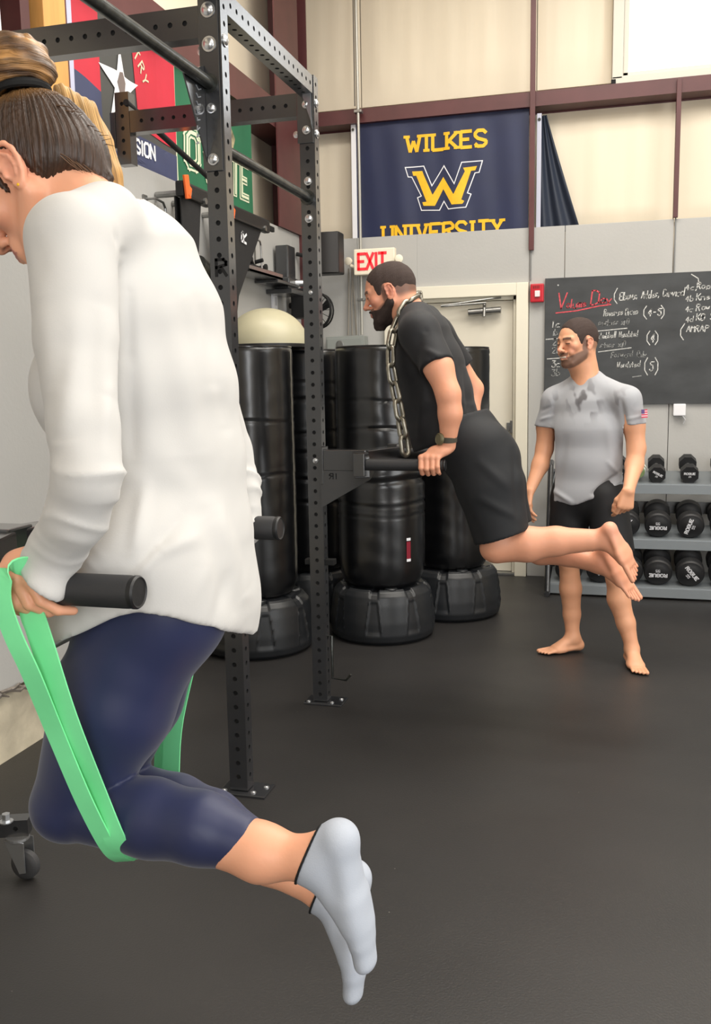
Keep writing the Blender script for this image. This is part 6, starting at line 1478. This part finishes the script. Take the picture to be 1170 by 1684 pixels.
def teecol(P):
    C = np.tile(np.array(lin((168, 170, 175))[:3]), (len(P), 1))
    def near(q, w): return np.exp(-((P - V3(q)) ** 2).sum(1) / w ** 2)
    msk = np.clip(near((-0.172, 4.720, 1.339), 0.085) + 0.8 * near((-0.133, 4.720, 1.285), 0.05) + 0.6 * near((0.015, 4.700, 1.308), 0.055) + 0.5 * near((-0.302, 4.800, 1.309), 0.04), 0, 1)
    n = noise3(P, 75, 41) + 0.6 * noise3(P * np.array([1, 1, 0.5]), 160, 42)
    C = lerpc(C, lin((78, 74, 76))[:3], msk * sstep(n, 0.0, 0.5) * 0.85)
    return lerpc(C, lin((150, 50, 56))[:3], np.clip(near((-0.111, 4.710, 1.344), 0.012) + near((-0.085, 4.710, 1.347), 0.010), 0, 1) * 0.9)
GT = Shape()
gt_ = [(-0.145, 4.850, 1.421), (-0.137, 4.840, 1.300), (-0.135, 4.840, 1.169), (-0.138, 4.840, 1.000), (-0.141, 4.840, 0.829), (-0.139, 4.840, 0.562)]
GT.limb(gt_, [0.070, 0.165, 0.188, 0.180, 0.184, 0.192], ss, [0.055, 0.098, 0.122, 0.120, 0.124, 0.130], k=0.03)
GT.limb([(-0.088, 4.820, 1.384), s_ls, (0.090, 4.750, 1.152)], [0.055, 0.062, 0.064], k=0.04); GT.limb([(-0.193, 4.870, 1.385), s_rs, (-0.352, 4.900, 1.144)], [0.055, 0.062, 0.064], k=0.04)
q1 = V3((0.084, 4.750, 1.194)); GT.cut(lambda p: np.where(p[..., 0] > 0.035, (p - q1) @ unit((0.08, 0, -1)), -1.0))
q2 = V3((-0.350, 4.900, 1.176)); GT.cut(lambda p: np.where(p[..., 0] < -0.300, (p - q2) @ unit((-0.12, 0, -1)), -1.0))
zh = float((-0.237, 4.720, 0.803)[2]); GT.cut(lambda p: zh - 0.004 + 0.070 * sstep(p[..., 0], -0.22, 0.08) + 0.006 * np.sin(p[..., 0] * 40) - p[..., 2])
nk = V3((-0.162, 4.800, 1.478)); GT.cut(lambda p: 0.078 - np.sqrt((((p - nk) * np.array([0.92, 0.9, 1.25], np.float32)) ** 2).sum(-1)))
G_FOLDS = [((-0.291, 4.760, 1.340), (-0.321, 4.800, 1.187), 0.014, -0.010), ((0.021, 4.680, 1.308), (0.047, 4.680, 1.162), 0.014, -0.012), ((-0.327, 4.720, 0.887), (-0.206, 4.700, 0.812), 0.012, 0.010), ((-0.075, 4.700, 0.827), (0.038, 4.700, 0.939), 0.012, 0.012), ((-0.105, 4.700, 0.856), (0.028, 4.700, 0.969), 0.010, -0.010),
           ((-0.035, 4.700, 1.013), (0.046, 4.680, 0.927), 0.012, 0.008), ((-0.240, 4.700, 1.132), (-0.283, 4.720, 0.888), 0.022, -0.006), ((-0.039, 4.680, 1.192), (-0.006, 4.700, 0.954), 0.022, 0.006), ((0.045, 4.660, 1.222), (0.123, 4.680, 1.238), 0.008, 0.007), ((-0.370, 4.840, 1.216), (-0.314, 4.820, 1.235), 0.008, 0.007), ((-0.364, 4.840, 1.262), (-0.315, 4.820, 1.284), 0.008, -0.006)]
gto = skin_mesh('shirt', GT, [((-0.50, 4.55, 0.72), (0.26, 5.08, 1.52), 0.005)], M_gtee, sm_, teecol, disp=lambda P: (folds(P, G_FOLDS) + 0.002 * noise3(P, 28, 23)).astype(np.float32), sm=3)
SH = Shape(); SH.limb([(-0.136, 4.840, 0.907), (-0.134, 4.840, 0.808)], [0.165, 0.178], ss, [0.11, 0.118], k=0.03)
SH.limb([s_lh, (0.002, 4.750, 0.567)], [0.098, 0.102], ss, [0.112, 0.104], k=0.03); SH.limb([s_rh, (-0.228, 4.850, 0.542)], [0.098, 0.100], ss, [0.112, 0.104], k=0.03)
zz = float((-0.146, 4.780, 0.563)[2]); SH.cut(lambda p: zz - p[..., 2])
for kk in ((0.003, 4.750, 0.546), (-0.227, 4.850, 0.519)): SH.cap(np.array(kk) + np.array([0, 0, -0.03]), np.array(kk) + np.array([0, 0, 0.04]), 0.080, 0.072, op='-')
skin_mesh('shorts', SH, [((-0.42, 4.60, 0.46), (0.20, 5.06, 0.96), 0.006)], mat('black_stretch_shorts', (16, 17, 21), 0.7), sm_, disp=lambda P: (0.002 * noise3(P, 26, 29)).astype(np.float32), sm=3)

# small flag patch on his left sleeve
fc_ = V3((0.112, 4.700, 1.249)); fu = unit((0.55, 0.83, 0)); fw = unit((0.06, 0, -1.0)) * -1; fn_ = np.cross(fu, fw); fo = V3((0.030, -0.030, 0)) * 0.6
mbs = [MB(), MB(), MB()]
for k in range(7):
    z0 = -0.020 + k * 0.0057
    mbs[0 if k % 2 == 0 else 1].add([tuple(fc_ + fo + fu * x + fw * z) for x, z in ((-0.027, z0), (0.027, z0), (0.027, z0 + 0.0057), (-0.027, z0 + 0.0057))], [(0, 1, 2, 3)])
mbs[2].add([tuple(fc_ + fo + fu * x + fw * z + V3((0.001, -0.001, 0))) for x, z in ((-0.027, 0.0), (0.0, 0.0), (0.0, 0.020), (-0.027, 0.020))], [(0, 1, 2, 3)])
for mb, nm_, c_ in zip(mbs, ('patch_stripe', 'patch_stripe', 'patch_field'), ((206, 66, 92), (226, 190, 200), (96, 78, 130))): mb.build(nm_, mat('patch_%d' % c_[0], c_, 0.8), sm_)
